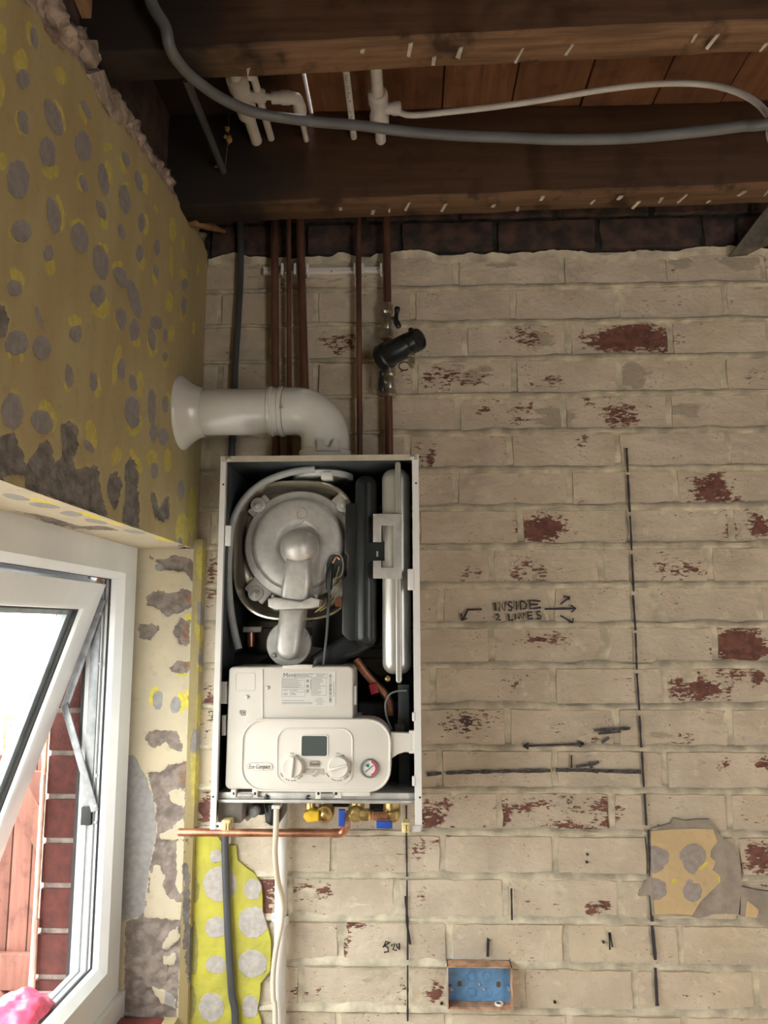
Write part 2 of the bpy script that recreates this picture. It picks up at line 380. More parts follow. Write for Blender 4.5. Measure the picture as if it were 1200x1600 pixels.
# ------------------------------------------------------------------ brick wall behind the boiler
WEAR = [(985,530,52,17,1.25),(945,533,16,14,1.1),(1035,535,9,20,1.1),(823,521,26,9,.9),(815,535,14,9,.8),(836,546,10,8,.7),(700,590,48,13,.72),(705,605,20,6,.7),
 (812,597,10,15,.7),(860,600,20,14,.4),(760,633,30,6,1.0),(815,638,10,9,.9),(818,662,12,6,.85),(975,634,24,8,.8),(950,650,9,18,.9),(980,660,26,8,.85),
 (920,628,10,7,.9),(912,690,7,9,.95),(1110,768,26,23,1.0),(1165,787,40,7,.75),(846,828,30,18,1.15),(1142,828,7,18,.9),(1185,822,14,13,.95),(735,902,20,7,1.0),
 (830,893,32,18,.72),(1065,893,42,16,.62),(1155,1015,31,23,1.3),(850,1002,30,8,.8),(838,1026,8,5,1.0),(780,1015,6,16,.9),(798,1070,14,8,.8),(812,1064,7,5,.95),
 (1085,1078,32,16,1.0),(1130,1070,40,7,.8),(1185,1066,10,8,1.0),(735,1126,34,14,.75),(720,1145,30,8,.5),(860,1150,20,5,.75),(920,1158,11,8,1.0),(1070,1157,16,10,.8),
 (1125,1150,6,9,.9),(1192,1197,14,8,1.0),(1135,1195,8,5,.9),(820,1258,32,10,.75),(880,1250,22,7,.9),(880,1268,18,8,.8),(935,1258,14,8,.9),(947,1275,9,22,1.0),
 (880,1292,60,6,.9),(788,1275,6,16,.95),(673,1279,15,14,1.15),(693,1255,10,6,.8),(1168,1265,5,9,1.0),(475,1385,26,8,.9),(510,1394,18,8,.75),(420,1378,14,7,1.0),
 (418,1410,9,20,1.1),(535,1460,5,24,1.0),(562,1442,14,5,.9),(852,1405,18,5,.8),(835,1420,12,5,.9),(932,1418,9,9,1.0),(948,1412,6,7,.9),(1188,1345,16,20,.95),(1170,1325,14,6,.7),
 (650,1318,13,8,.9),(660,1320,20,5,.7),(677,1550,7,12,1.15),(658,1543,6,5,1.1),(630,1555,6,14,1.0),(530,528,26,7,.7),(532,550,18,9,.8),(665,715,15,17,.72),
 (330,1100,9,30,.9),(322,1260,9,20,1.1),(330,900,8,30,.8),(660,1350,6,6,.9),(655,1395,6,6,.9),(655,1470,14,5,.9),(592,1490,10,5,.8),(470,1545,16,9,.7),(1095,1545,40,8,.35),
 (790,980,60,12,.28),(900,780,40,12,.25),(1040,480,60,14,.22),(1150,590,40,14,.3),(700,1300,12,10,.8),(560,1300,8,4,.8),(455,1385,10,30,.4),(1010,1260,40,10,.25)]
GREY = [(1160,412,40,12,.9),(1062,413,24,13,.8),(990,518,50,10,.9),(1005,550,30,8,.9),(988,590,18,28,.9),(1070,643,24,12,.85),(740,585,42,20,.7),(868,655,30,20,.9),(845,535,24,18,.7),
 (712,408,40,9,.6),(790,414,40,8,.7),(850,418,28,14,.5),(1025,1155,36,26,.6),(730,500,70,12,.35),(700,890,22,20,.4),(1185,455,20,10,.6),(1080,900,50,24,.3),(960,780,40,30,.25),
 (500,440,60,20,.5),(420,420,60,30,.5),(420,520,60,30,.45),(350,440,30,40,.4),(1030,580,40,8,.5)]
def wl(lst): return [((U(a, b, 0).x, U(a, b, 0).z), rx*ppm(0), rz*ppm(0), s) for a, b, rx, rz, s in lst]
WEARW, GREYW = wl(WEAR), wl(GREY)
for _k in range(34):                            # wear goes on past the edges of the view
    _x, _z = (R.uniform(0.95, 1.5), R.uniform(0.1, 2.3)) if _k < 18 else (R.uniform(-0.4, 1.4), R.uniform(0.05, 0.52))
    WEARW.append(((_x, _z), R.uniform(.012, .05), R.uniform(.01, .03), R.uniform(.6, 1.1)))
def splat(L, x, z):
    w = 0.0
    for (cx, cz), rx, rz, s in L:
        d = ((x-cx)/rx)**2 + ((z-cz)/rz)**2
        if d < 4.2: w = max(w, s*(0.80 if s < 0.95 else 0.92)*min(1.0, 1.35-0.66*math.sqrt(d)))
    return max(w, 0)
mw = MB()
def wgrid(mb, x0, x1, z0, z1, nx, nz_, f):
    vs = [(x0+(x1-x0)*i/nx, f(x0+(x1-x0)*i/nx, z0+(z1-z0)*k/nz_), z0+(z1-z0)*k/nz_) for k in range(nz_+1) for i in range(nx+1)]
    mb.add(vs, [(k*(nx+1)+i, k*(nx+1)+i+1, (k+1)*(nx+1)+i+1, (k+1)*(nx+1)+i) for k in range(nz_) for i in range(nx)])
wgrid(mw, -0.85, 1.45, 0.0, 2.408, 150, 170, lambda x, z: -0.0022+0.0034*fbm((x*22, 3.1, z*30), 4))
mw.add([(1.45, 0, 0), (2.7, 0, 0), (2.7, 0, 2.8), (1.45, 0, 2.8)], [(0, 1, 2, 3)])
mw.add([(-0.9, 0.24, 0), (2.7, 0.24, 0), (2.7, 0.24, 2.8), (-0.9, 0.24, 2.8)], [(0, 1, 2, 3)])
wall_back = tag(mw.build('wall_back', MORTAR, centre=False), 'cream-painted brick wall with flaking paint behind the boiler', kind='structure')
ms = MB(); wgrid(ms, -0.85, 1.45, 2.404, 2.80, 120, 30, lambda x, z: 0.004+0.004*fbm((x*22, 9.1, z*30), 4))
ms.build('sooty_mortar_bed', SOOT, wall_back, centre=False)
# lumpy lip where the paint stops under the joist
ml = MB(); lip = []
for i in range(301):
    x = -0.5+1.95*i/300; lip.append((x, 2.410+0.016*fbm((x*11, 1.5, 0), 5)))
n = len(lip)
ml.add([(x, -0.011-0.004*fbm((x*30, 5, 1)), z) for x, z in lip]+[(x, -0.008, z-0.02) for x, z in lip]+[(x, 0.006, z+0.004) for x, z in lip],
       [(i, i+1, n+i+1, n+i) for i in range(n-1)]+[(i, i+1, 2*n+i+1, 2*n+i) for i in range(n-1)])
ml.build('paint_lip', MORTAR, wall_back, centre=False)

ROWJ = {0: [773,932,1093,1149], 1: [712,876,1034], 2: [645,801,962,1130], 3: [726,887,1046,1200], 4: [803,967,1130], 5: [715,880,1044], 6: [796,964,1137], 7: [712,890,1055],
 8: [813,981,1142], 9: [768,939,1109], 10: [689,862,1023], 11: [768,943,1116], 12: [677,864,1037], 13: [792,962,1139], 14: [687,866,1037], 15: [780,955,1137],
 16: [691,866,1013,1149], 17: [789,967,1150], 18: [701,883,1060], 19: [640,815,990,1177], 20: [700,887,1065]}
ZJ = lambda k: 2.410-0.0911*k
def brick_mesh(x0, x1, z0, z1, dark):
    g = 0.0045; a, b, c, d = x0+g, x1-g, z0+g, z1-g
    us = [0, 0.006]+[i/9 for i in range(1, 9)]+[(b-a)-0.006, b-a]; us = [a, a+0.0035]+[a+(b-a)*i/9 for i in range(1, 9)]+[b-0.0035, b]
    vs_ = [c, c+0.0035, c+(d-c)*0.36, c+(d-c)*0.66, d-0.003, d]
    nu, nv = len(us), len(vs_); sd = R.uniform(0, 50); pr = 0.0052+R.uniform(-0.0014, 0.0016); tl = R.uniform(-0.008, 0.008); V = []
    for j, z in enumerate(vs_):
        for i, x in enumerate(us):
            e = i in (0, nu-1) or j in (0, nv-1)
            e2 = i in (1, nu-2) or j in (1, nv-2)
            jx = 0.0035*fbm((x*28+sd, z*31, 2), 3); jz = 0.003*fbm((x*26, z*30+sd, 7), 3)
            y = 0.006 if e else -pr-0.0018*fbm((x*35, sd, z*35), 3)+(0.0006 if e2 else 0)+tl*(x-(a+b)/2)
            V.append((x+jx*(1.0 if e or e2 else 0.3), y, z+jz*(1.0 if e or e2 else 0.3)))
    Fc = [(j*nu+i, j*nu+i+1, (j+1)*nu+i+1, (j+1)*nu+i) for j in range(nv-1) for i in range(nu-1)]
    o = MB().add(V, Fc).build('brick', SOOTSHADEBRICK if dark else PAINT, wall_back, smooth=42)
    if not dark:
        fattr(o.data, 'wear', [splat(WEARW, v[0], v[2]) for v in V]); fattr(o.data, 'grey', [splat(GREYW, v[0], v[2]) for v in V])
        z = (z0+z1)/2
        fattr(o.data, 'soot_and_shade', [0.9 if (1.11 < z < 1.14 and 0.2 < v[0] < 0.5) or (1.2 < z < 1.36 and v[0] < 0.15) or z < 0.0 else 0.0 for v in V])
for k in range(-2, 27):
    zt, zb = ZJ(k-1), ZJ(k)
    if zb < -0.02: break
    js = ROWJ.get(k)
    if js: xs = [U(p, 0, 0).x for p in js]; zc = (zt+zb)/2
    if js:
        xs = []
        for p in js:
            # the joint column met at the height of this course
            py = 977-(zc-1.5)*F/1.8
            xs.append(U(p, py, 0).x)
    else: xs = [0.13 if k % 2 else 0.01]
    while xs[0] > -0.50: xs.insert(0, xs[0]-0.2395-R.uniform(-.004, .004))
    while xs[-1] < 1.2: xs.append(xs[-1]+0.2395+R.uniform(-.004, .004))
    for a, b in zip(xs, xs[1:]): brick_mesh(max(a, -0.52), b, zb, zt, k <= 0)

# flush bed mortar: a proud painted ribbon over each course with an open crack below it
for k in range(1, 27):
    z = ZJ(k); mb = MB(); V = []; nn = 240; sd = R.uniform(0, 99)
    if z < 0.02: break
    for i in range(nn+1):
        x = -0.503+1.75*i/nn; h = 0.013+0.007*fbm((x*13, sd, 1), 4); wv = 0.0028*fbm((x*7, sd, 5), 4)
        e = 0.0105+0.0022*fbm((x*30, sd, 3), 3)
        V += [(x, 0.002, z-0.0020+wv), (x, -e, z-0.0016+wv), (x, -e+0.0002, z+0.0035+wv), (x, -0.0070-0.0008*fbm((x*40, sd, 9)), z+h*0.62), (x, -0.0018, z+h)]
    mb.add(V, [(i*5+j, i*5+j+1, (i+1)*5+j+1, (i+1)*5+j) for i in range(nn) for j in range(4)])
    mb.build('mortar_bed', MORTAR, wall_back, smooth=50)
# marker lines and writing on the bricks
INK = M('black_marker', (0.022, 0.022, 0.026), 0.6)
INKG = M('smeared_marker', (0.085, 0.083, 0.085), 0.8, var=0.4, scale=120)
def ribbon(mb, pts, w, Y=-0.0128, jit=0.25):
    P = [U(a, b, Y) for a, b in pts]; Q = []
    for i in range(len(P)-1):
        n_ = max(1, int((P[i+1]-P[i]).length/0.012))
        Q += [P[i].lerp(P[i+1], k/n_) for k in range(n_)]
    Q.append(P[-1]); n_ = len(Q); V = []
    for i, p in enumerate(Q):
        t = (Q[min(i+1, n_-1)]-Q[max(0, i-1)]).normalized(); m_ = Vector((-t.z, 0, t.x))*w*ppm(0)/2*(1+R.uniform(-jit, jit))
        V += [p+m_, p-m_]
    mb.add(V, [(2*i, 2*i+1, 2*i+3, 2*i+2) for i in range(n_-1)])
def mark(name, strokes, w, mat=INK, label=None, jit=0.25):
    mb = MB()
    for s in strokes: ribbon(mb, s, w, jit=jit)
    o = mb.build(name, mat, wall_back, smooth=0)
    if label: o['label'] = label
mark('marker_line', [[(979,700),(981,738)],[(981,742),(984,800)],[(984.5,806),(987,860)],[(987,866),(990,924)],[(989,930),(993,985)],[(993,989),(995,1046)],[(995,1052),(999,1110)],[(999,1118),(1002,1168)],[(1003,1174),(1006,1230)],[(1007,1240),(1010,1290)],[(1013,1296),(1016,1370)]], 3.4, label='long vertical black marker line')
mark('marker_line', [[(1016,1376),(1019,1440)],[(1019,1446),(1024,1500)],[(1024,1512),(1027,1572)]], 5.0, label='lower end of the vertical marker line')
mark('marker_line', [[(635,1300),(636,1370)],[(636,1375),(636,1440)],[(637,1446),(637,1500)],[(637,1508),(637,1596)]], 2.6, label='vertical marker line under the boiler')
mark('marker_line', [[(634,1400),(637,1450),(641,1476)]], 4.0)
mark('marker_line', [[(635,1258),(635,1286)]], 3.2)
mark('marker_arrow', [[(667,1210),(690,1208)],[(697,1208),(740,1206),(800,1205),(860,1204)],[(868,1203),(930,1204),(1002,1206)]], 5.2, INKG, 'thick horizontal marker line', 0.3)
mark('marker_line', [[(900,1198),(930,1193),(936,1190)],[(912,1202),(935,1207)],[(920,1190),(925,1200)],[(902,1203),(1000,1207)]], 4.5, INKG)
mark('marker_line', [[(893,1180),(893,1200)]], 3.0)
mark('marker_arrow', [[(818,1166),(860,1164),(912,1162)],[(818,1166),(826,1161)],[(818,1166),(826,1170)],[(912,1162),(904,1158)],[(912,1162),(905,1167)]], 3.0, INK, 'double-headed marker arrow')
mark('marker_line', [[(928,1141),(985,1138)],[(935,1146),(970,1143)],[(940,1160),(952,1152)]], 4.5, INKG)
mark('marker_line', [[(799,1388),(800,1438)]], 2.6)
mark('marker_line', [[(762,1495),(763,1466),(766,1470)]], 3.6)
mark('marker_line', [[(952,1457),(953,1484)],[(953,1457),(957,1480)]], 3.0)
mark('handwriting', [[(598,1480),(609,1472),(603,1471),(600,1478),(606,1480),(607,1487),(600,1488)],[(611,1478),(617,1474),(614,1484),(620,1485)],[(622,1482),(619,1476),(624,1474),(624,1484)]], 2.6, INK, 'scribbled number 520')
def cr(cx, cy): return (640+cx*0.46667, 680+cy*0.46667)
LET = [[(286,560),(288,588)], [(300,590),(301,560),(318,588),(320,557)], [(344,560),(333,557),(331,568),(343,576),(341,587),(330,585)], [(357,555),(358,586)],
 [(371,555),(372,584),(388,580),(391,566),(384,557),(371,555)], [(438,556),(402,553),(404,581),(440,577)], [(403,567),(430,566)],
 [(288,603),(297,599),(300,606),(290,618),(305,617)], [(331,598),(333,620),(347,618)], [(353,597),(354,618)], [(366,616),(366,595),(380,616),(382,594)], [(412,592),(395,594),(397,615),(413,613)], [(396,604),(411,603)],
 [(438,589),(426,592),(427,600),(440,606),(438,614),(425,614)]]
mark('handwriting', [[cr(*p) for p in s] for s in LET], 2.9, INK, 'black handwriting reading INSIDE 2 LINES', 0.15)
mark('marker_arrow', [[cr(*p) for p in s] for s in [[(242,583),(195,584),(178,618)],[(172,596),(176,620),(192,612)]]], 2.9, INK, 'bent marker arrow pointing down')
mark('marker_arrow', [[cr(*p) for p in s] for s in [[(452,582),(555,580)],[(540,570),(556,580),(542,592)],[(505,566),(535,543)],[(515,540),(537,542),(533,552)],[(505,604),(545,626)],[(548,612),(546,628),(532,626)]]], 2.9, INK, 'three marker arrows')

# wallpaper and plaster left on the bricks
def sheet(name, outline, mat, Y, thick, fields, label, res=0.006):
    """a thin flaked sheet: triangulated inside its traced outline"""
    P = np.array(XZ(outline, 0)); bm = bmesh.new()
    vs = [bm.verts.new((x, Y, z)) for x, z in P]; f = bm.faces.new(vs)
    # cut the face along a grid so that the outlines of the dabs have vertices to live on
    x0, z0 = P.min(0); x1, z1 = P.max(0)
    for ax, a0, a1 in ((0, x0, x1), (2, z0, z1)):
        v = a0+res
        while v < a1:
            co = [0, 0, 0]; co[ax] = v; no = [0, 0, 0]; no[ax] = 1
            bmesh.ops.bisect_plane(bm, geom=bm.verts[:]+bm.edges[:]+bm.faces[:], plane_co=co, plane_no=no); v += res
    r_ = bmesh.ops.extrude_edge_only(bm, edges=[e for e in bm.edges if e.is_boundary])
    for v in r_['geom']:
        if isinstance(v, bmesh.types.BMVert): v.co.y = Y+thick
    for v in bm.verts:
        if v.co.y < Y+thick*0.5: v.co.y += 0.0012*fbm((v.co.x*40, 3, v.co.z*40), 3)
    me = bpy.data.meshes.new(name); bm.to_mesh(me); bm.free(); me.materials.append(mat)
    uv = np.array([(v.co.x, v.co.z) for v in me.vertices])
    for k in 'ygrob':
        fattr(me, k, fields[k].sd(uv) if k in fields else np.full(len(uv), 1.0))
    o = link(name, me, wall_back); o['label'] = label; return o
FB = lambda: Field(1, 0.0, (0, 2))
sheet('wallpaper_remnant', [(296,1302),(343,1305),(352,1318),(371,1318),(372,1330),(373,1341),(386,1352),(399,1361),(405,1370),(410,1379),(412,1400),(412,1420),(420,1445),(425,1465),(425,1490),(424,1512),(415,1524),(409,1532),(408,1552),(404,1573),(410,1590),(408,1640),(404,1700),(286,1700)],
      YGREEN, -0.0145, 0.012, {'g': FB().ell([(340,1335,10,11),(346,1378,26,28),(397,1386,14,17),(398,1437,24,25),(340,1445,17,17),(397,1501,23,22),(340,1503,16,15),(333,1569,20,23),(393,1568,13,19),(352,1640,22,20),(400,1650,20,22)]),
       'y': FB().ell([(304,1385,11,22),(304,1480,9,46),(302,1560,8,30),(300,1330,9,18)])}, 'yellow-green wallpaper remnant with grey dabs')
sheet('grey_plaster_remnant', [(1016,1292),(1032,1288),(1045,1284),(1050,1276),(1068,1280),(1085,1278),(1105,1278),(1115,1295),(1125,1305),(1140,1322),(1152,1340),(1155,1378),(1153,1400),(1150,1425),(1130,1424),(1110,1425),(1088,1432),(1074,1428),(1016,1427),(1013,1396),(996,1397),(1004,1380),(1013,1365)],
      GREYPL, -0.0135, 0.012, {}, 'grey plaster around the tan wallpaper remnant')
sheet('grey_plaster_remnant', [(1154,1382),(1180,1388),(1215,1392),(1215,1455),(1195,1448),(1175,1432),(1153,1428)], GREYPL, -0.0132, 0.012, {}, 'grey skim patch near the picture edge')
sheet('wallpaper_remnant', [(1014,1296),(1045,1293),(1080,1292),(1110,1293),(1117,1312),(1107,1325),(1106,1336),(1114,1343),(1109,1356),(1120,1364),(1122,1373),(1108,1388),(1098,1397),(1090,1405),(1078,1426),(1050,1424),(1020,1425),(1018,1400),(1014,1340)],
      TAN, -0.0152, 0.004, {'g': FB().ell([(1018,1336,24,18),(1020,1350,14,12),(1079,1334,21,19),(1077,1349,11,13),(1020,1386,18,18),(1078,1390,15,16),(1073,1378,6,8)]), 'y': FB().ell([(1050,1374,5,5),(1119,1371,3,8),(1095,1350,14,3,-40)])}, 'tan wallpaper remnant with four grey dabs', 0.004)
sheet('wallpaper_flake', [(1163,1403),(1172,1410),(1181,1418),(1178,1430),(1160,1429)], TAN, -0.0147, 0.004, {}, 'small tan flake')

# ------------------------------------------------------------------ left wall, painted plaster with dabs, broken top edge
EA = [(-20,-45),(45,8),(61,24),(72,45),(81,68),(106,78),(120,92),(133,113),(147,142),(160,165),(173,187),(198,200),(227,243),(250,275),(268,300),(286,324),(306,353),(320,385),(327,405)]
EB = [(60,-45),(108,0),(123,37),(142,48),(156,70),(167,88),(164,108),(181,139),(192,156),(204,173),(218,192),(232,212),(255,255),(278,290),(295,318),(312,348),(330,378)]
FL = lambda: Field(0, XL, (1, 2))
GL = FL().ell([(37,123,11,16),(85,183,12,30,-20),(37,190,9,21,-10),(76,238,13,24,-8),(132,228,13,25,-8),(30,280,17,32),(163,280,8,26,-8),(132,287,6,14,-20),(198,248,6,14,-15),(218,282,6,16,-12),(136,172,5,16,-25),(54,58,6,18,-10),
 (35,360,17,18,-40),(85,337,11,30,-10),(126,372,14,24,-10),(159,327,7,16,-25),(196,311,9,24,-8),(222,348,6,16),(191,362,6,14,-15),(77,396,8,14),(24,450,12,14,-30),(159,410,12,28,-8),(219,396,6,14),(246,386,5,13),(154,461,12,18),
 (190,433,10,18,-25),(211,467,9,32,-14),(245,424,4,12,-10),(290,444,5,10),(190,497,9,18,-10),(211,515,8,18),(119,521,10,14),(238,529,6,20,-8),(245,504,9,11,-30),(259,524,4,12),(288,478,4,15),(27,535,18,21),(67,543,14,20),(62,495,4,24,-22),
 (21,642,17,29),(67,659,16,20,-38),(109,587,7,20,-5),(147,595,6,16),(190,577,7,17),(209,598,6,14,-15),(208,644,12,26,-5),(238,634,7,28),(241,676,7,16),(256,682,8,14),(259,631,5,14),(259,557,4,8),(140,697,6,12,-35),(242,735,6,13),(283,765,5,15),(300,610,3,16),(282,845,4,6)])
YL = FL().ell([(33,97,12,21),(47,52,6,22,-8),(3,62,8,24),(1,142,7,24),(3,5,9,9),(33,192,10,22,-12),(81,268,13,13),(130,212,10,9),(92,180,8,26,-20),(171,270,5,22,-10),(126,284,6,16),(192,258,5,16,-15),(227,286,5,18,-8),(129,178,4,20,-22),(95,118,9,16,-25),(168,230,7,8),(3,252,8,16),
 (24,366,10,15,-30),(93,335,8,30,-8),(122,351,11,10),(164,348,7,13),(196,290,7,6),(227,350,6,18),(244,327,3,9,-15),(270,358,6,20),(286,380,3,13),(78,416,10,15),(27,432,9,18,-35),(161,390,10,12,-20),(222,411,6,11),(158,480,15,19),(184,415,9,8),(242,436,4,12,-15),(268,410,3,30),(287,430,6,12,-15),
 (184,500,6,16,-10),(214,534,6,10),(116,502,10,12),(235,540,5,20,-10),(268,522,5,14),(265,472,6,17),(286,490,5,15),(75,466,6,3),(309,422,3,10),(303,512,3,12),(16,555,4,8),(34,558,5,9),
 (24,612,8,6),(75,650,13,26,-18),(106,604,6,12,-10),(153,604,6,18),(182,570,6,34,8),(219,600,5,22),(210,660,13,22),(263,626,4,16),(259,568,5,7),(143,678,9,24,-12),(182,713,8,15,15),(238,716,9,15),(206,707,6,7),(215,725,6,18,-20),(240,547,6,9),(70,800,20,4,18),(285,830,10,30),(300,800,6,40),(318,860,8,40),(262,720,6,20)])
RL = FL().poly([[(-60,668),(0,680),(20,675),(32,690),(40,724),(50,715),(65,690),(80,690),(85,722),(97,715),(97,690),(95,665),(110,658),(125,668),(126,690),(116,716),(120,730),(155,728),(159,770),(166,790),(170,810),(150,803),(80,778),(38,762),(40,744),(12,742),(8,760),(-60,735)],
 [(168,760),(172,741),(185,736),(193,752),(186,788),(178,796),(170,775)],[(195,728),(205,714),(217,726),(219,790),(220,826),(191,815),(197,770)],[(236,770),(244,770),(250,795),(258,778),(266,772),(266,808),(255,817),(242,808)],[(-30,470),(8,478),(14,500),(12,528),(-30,545)]])
EAP = np.array([FL().q(*p) for p in EA]); EBP = np.array([FL().q(*p) for p in EB])
EAP = np.vstack([[-3.7, 2.28], EAP]); EBP = np.vstack([[-3.7, 2.36], EBP])
def edge_z(P, y): return np.interp(y, P[:, 0], P[:, 1])
OL = FL().poly([[(64,28),(78,32),(100,42),(107,60),(104,82),(92,76),(80,66),(70,50)]])
# the fine plaster field in view
ys = np.arange(-1.06, 0.0001, 0.0066); ys[-1] = 0.0; zs = np.arange(ZH, 2.50, 0.0066)
bm = bmesh.new(); idx = {}
for j, z in enumerate(zs):
    for i, y in enumerate(ys):
        if z > edge_z(EBP, y)+0.004+0.010*fbm((y*22, 2, 1), 4): continue
        idx[i, j] = bm.verts.new((XL, y, z))
for (i, j), v in list(idx.items()):
    q = [idx.get(k) for k in ((i, j), (i+1, j), (i+1, j+1), (i, j+1))]
    if all(q): bm.faces.new(q)
# draw the top of each column onto the broken edge
tops = {}
for (i, j) in idx: tops[i] = max(tops.get(i, -1), j)
for i, j in tops.items():
    v = idx[i, j]; v.co.z = float(edge_z(EBP, ys[i]))+0.004+0.010*fbm((ys[i]*22, 2, 1), 4)
bm.verts.ensure_lookup_table()
loose = [v for v in bm.verts if not v.link_faces]; bmesh.ops.delete(bm, geom=loose, context='VERTS')
uv = np.array([(v.co.y, v.co.z) for v in bm.verts])
sr, sg = RL.sd(uv), GL.sd(uv); band = edge_z(EAP, uv[:, 0]) - uv[:, 1]          # > 0 below the paint's edge
band = band + 0.008*np.array([fbm((a*25, 4, b*25), 3) for a, b in uv])
for k, v in enumerate(bm.verts):
    d = 0.0007*fbm((3, v.co.y*14, v.co.z*14), 3)
    if sr[k] < 0: d -= min(0.007, -sr[k]*2)*(0.65+0.7*fbm((1, v.co.y*60, v.co.z*60), 4))
    if sg[k] < 0: d -= 0.0012
    if band[k] < 0: d -= min(0.012, -band[k]*0.6)*(0.6+1.5*fbm((8, v.co.y*32, v.co.z*32), 4))
    v.co.x += d
ex = bmesh.ops.extrude_edge_only(bm, edges=[e for e in bm.edges if e.is_boundary and e.verts[0].co.z > ZH+0.01])
for v in ex['geom']:
    if isinstance(v, bmesh.types.BMVert): v.co.x = XL-0.03
me = bpy.data.meshes.new('wall_left'); bm.to_mesh(me); bm.free()
uv = np.array([(v.co.y, v.co.z) for v in me.vertices]); band = edge_z(EAP, uv[:, 0])-uv[:, 1]
fattr(me, 'g', np.where(RL.sd(uv) < 0, 1, GL.sd(uv))); fattr(me, 'y', YL.sd(uv)); fattr(me, 'o', OL.sd(uv)); fattr(me, 'r', RL.sd(uv)); fattr(me, 'b', band)
me.materials.append(OLIVE); me.shade_smooth()
wall_left = tag(link('wall_left', me), 'olive-painted plaster wall with grey dabs and broken top edge', kind='structure')
def plain(name, boxes, mat, parent):
    mb = MB()
    for b_ in boxes: mb.box(*b_)
    o = mb.build(name, mat, parent, smooth=0)
    for k in 'ygrob': fattr(o.data, k, np.full(len(o.data.vertices), 1.0))
    return o
plain('plaster', [(XL-0.03, XL, -3.7, -1.06, ZH, 2.32), (XL-0.03, XL, -3.7, YW0, 0, ZH), (XL-0.03, XL, YW0, YR, 0, ZS-0.06)], OLIVE, wall_left)
plain('brickwork', [(XL-0.27, XL-0.031, -3.7, 0.24, ZH+0.006, 2.85), (XL-0.27, XL-0.031, -3.7, YW0-0.02, 0, ZH+0.06), (XL-0.27, XL-0.031, YW0-0.02, YR+0.03, 0, ZS-0.10), (XL-0.21, XL-0.031, YR+0.03, 0.24, 0, ZH+0.06)], SOOTSHADEBRICK, wall_left)  # brickwork toned sooty dark to paint in the shade above the plaster
# corner strip beside the reveal: a plaster fillet running up to the flue
def fine_box_field(name, mat, quads, fields, ax, label=None, disp=0.0):
    """surfaces as fine grids (origin, u vector, v vector, nu, nv), fields keyed y g r o"""
    V = []; Fc = []
    for o, u, v, nu, nv in quads:
        o, u, v = Vector(o), Vector(u), Vector(v); b0 = len(V); nn = u.cross(v).normalized()
        for j in range(nv+1):
            for i in range(nu+1):
                p = o+u*(i/nu)+v*(j/nv); V.append(p)
        Fc += [(b0+j*(nu+1)+i, b0+j*(nu+1)+i+1, b0+(j+1)*(nu+1)+i+1, b0+(j+1)*(nu+1)+i) for j in range(nv) for i in range(nu)]
    me = bpy.data.meshes.new(name)
    ij = [k for k in range(3) if k != ax]; uv = np.array([(p[ij[0]], p[ij[1]]) for p in V])
    fs = {k: (fields[k].sd(uv) if k in fields else np.full(len(V), 1.0)) for k in 'ygro'}
    if 'cut' in fields: fs['r'] = np.maximum(fs['r'], -fields['cut'].sd(uv))
    V2 = []
    for p, r_ in zip(V, fs['r']):
        q = list(p); q[ax] += disp*min(1.0, max(0.0, -r_/0.004))*(0.6+0.9*fbm((p.x*50, p.y*50, p.z*50), 4)) + 0.0006*fbm((p.x*20, p.y*20, p.z*20), 2); V2.append(q)
    me.from_pydata(V2, [], Fc); me.materials.append(mat); me.shade_smooth(); me.update()
    fattr(me, 'b', np.full(len(V), 1.0))
    for k in 'ygro': fattr(me, k, fs[k])
    o = link(name, me, wall_left)
    if label: o['label'] = label
    return o
FC = lambda: Field(1, -0.03, (0, 2))
fine_box_field('corner_strip', OLIVE, [((XL, -0.006, 0.0), (0.0, 0, ZH), (0, YR+0.006, 0), 200, 3),
    ((XL, YR, 0.0), (0.017, 0.012, 0), (0, 0, 1.70), 4, 260), ((XL+0.017, YR+0.012, 0), (0.004, 0.03, 0), (0, 0, 1.70), 4, 260), ((XL, YR, 1.70), (0.017, 0.012, 0), (0.0, 0.03, 0.0), 3, 3)],
    {'y': FC().ell([(314,880,8,30),(310,980,5,30),(312,1040,5,12),(312,1110,6,35),(303,1200,5,40),(314,1190,8,40),(305,1240,5,20)]), 'g': FC().ell([(312,960,4,18),(304,1160,5,24),(312,1030,3,14)]), 'r': FC().ell([(296,1300,14,6),(292,1420,5,90),(298,1500,6,60)])}, 1)
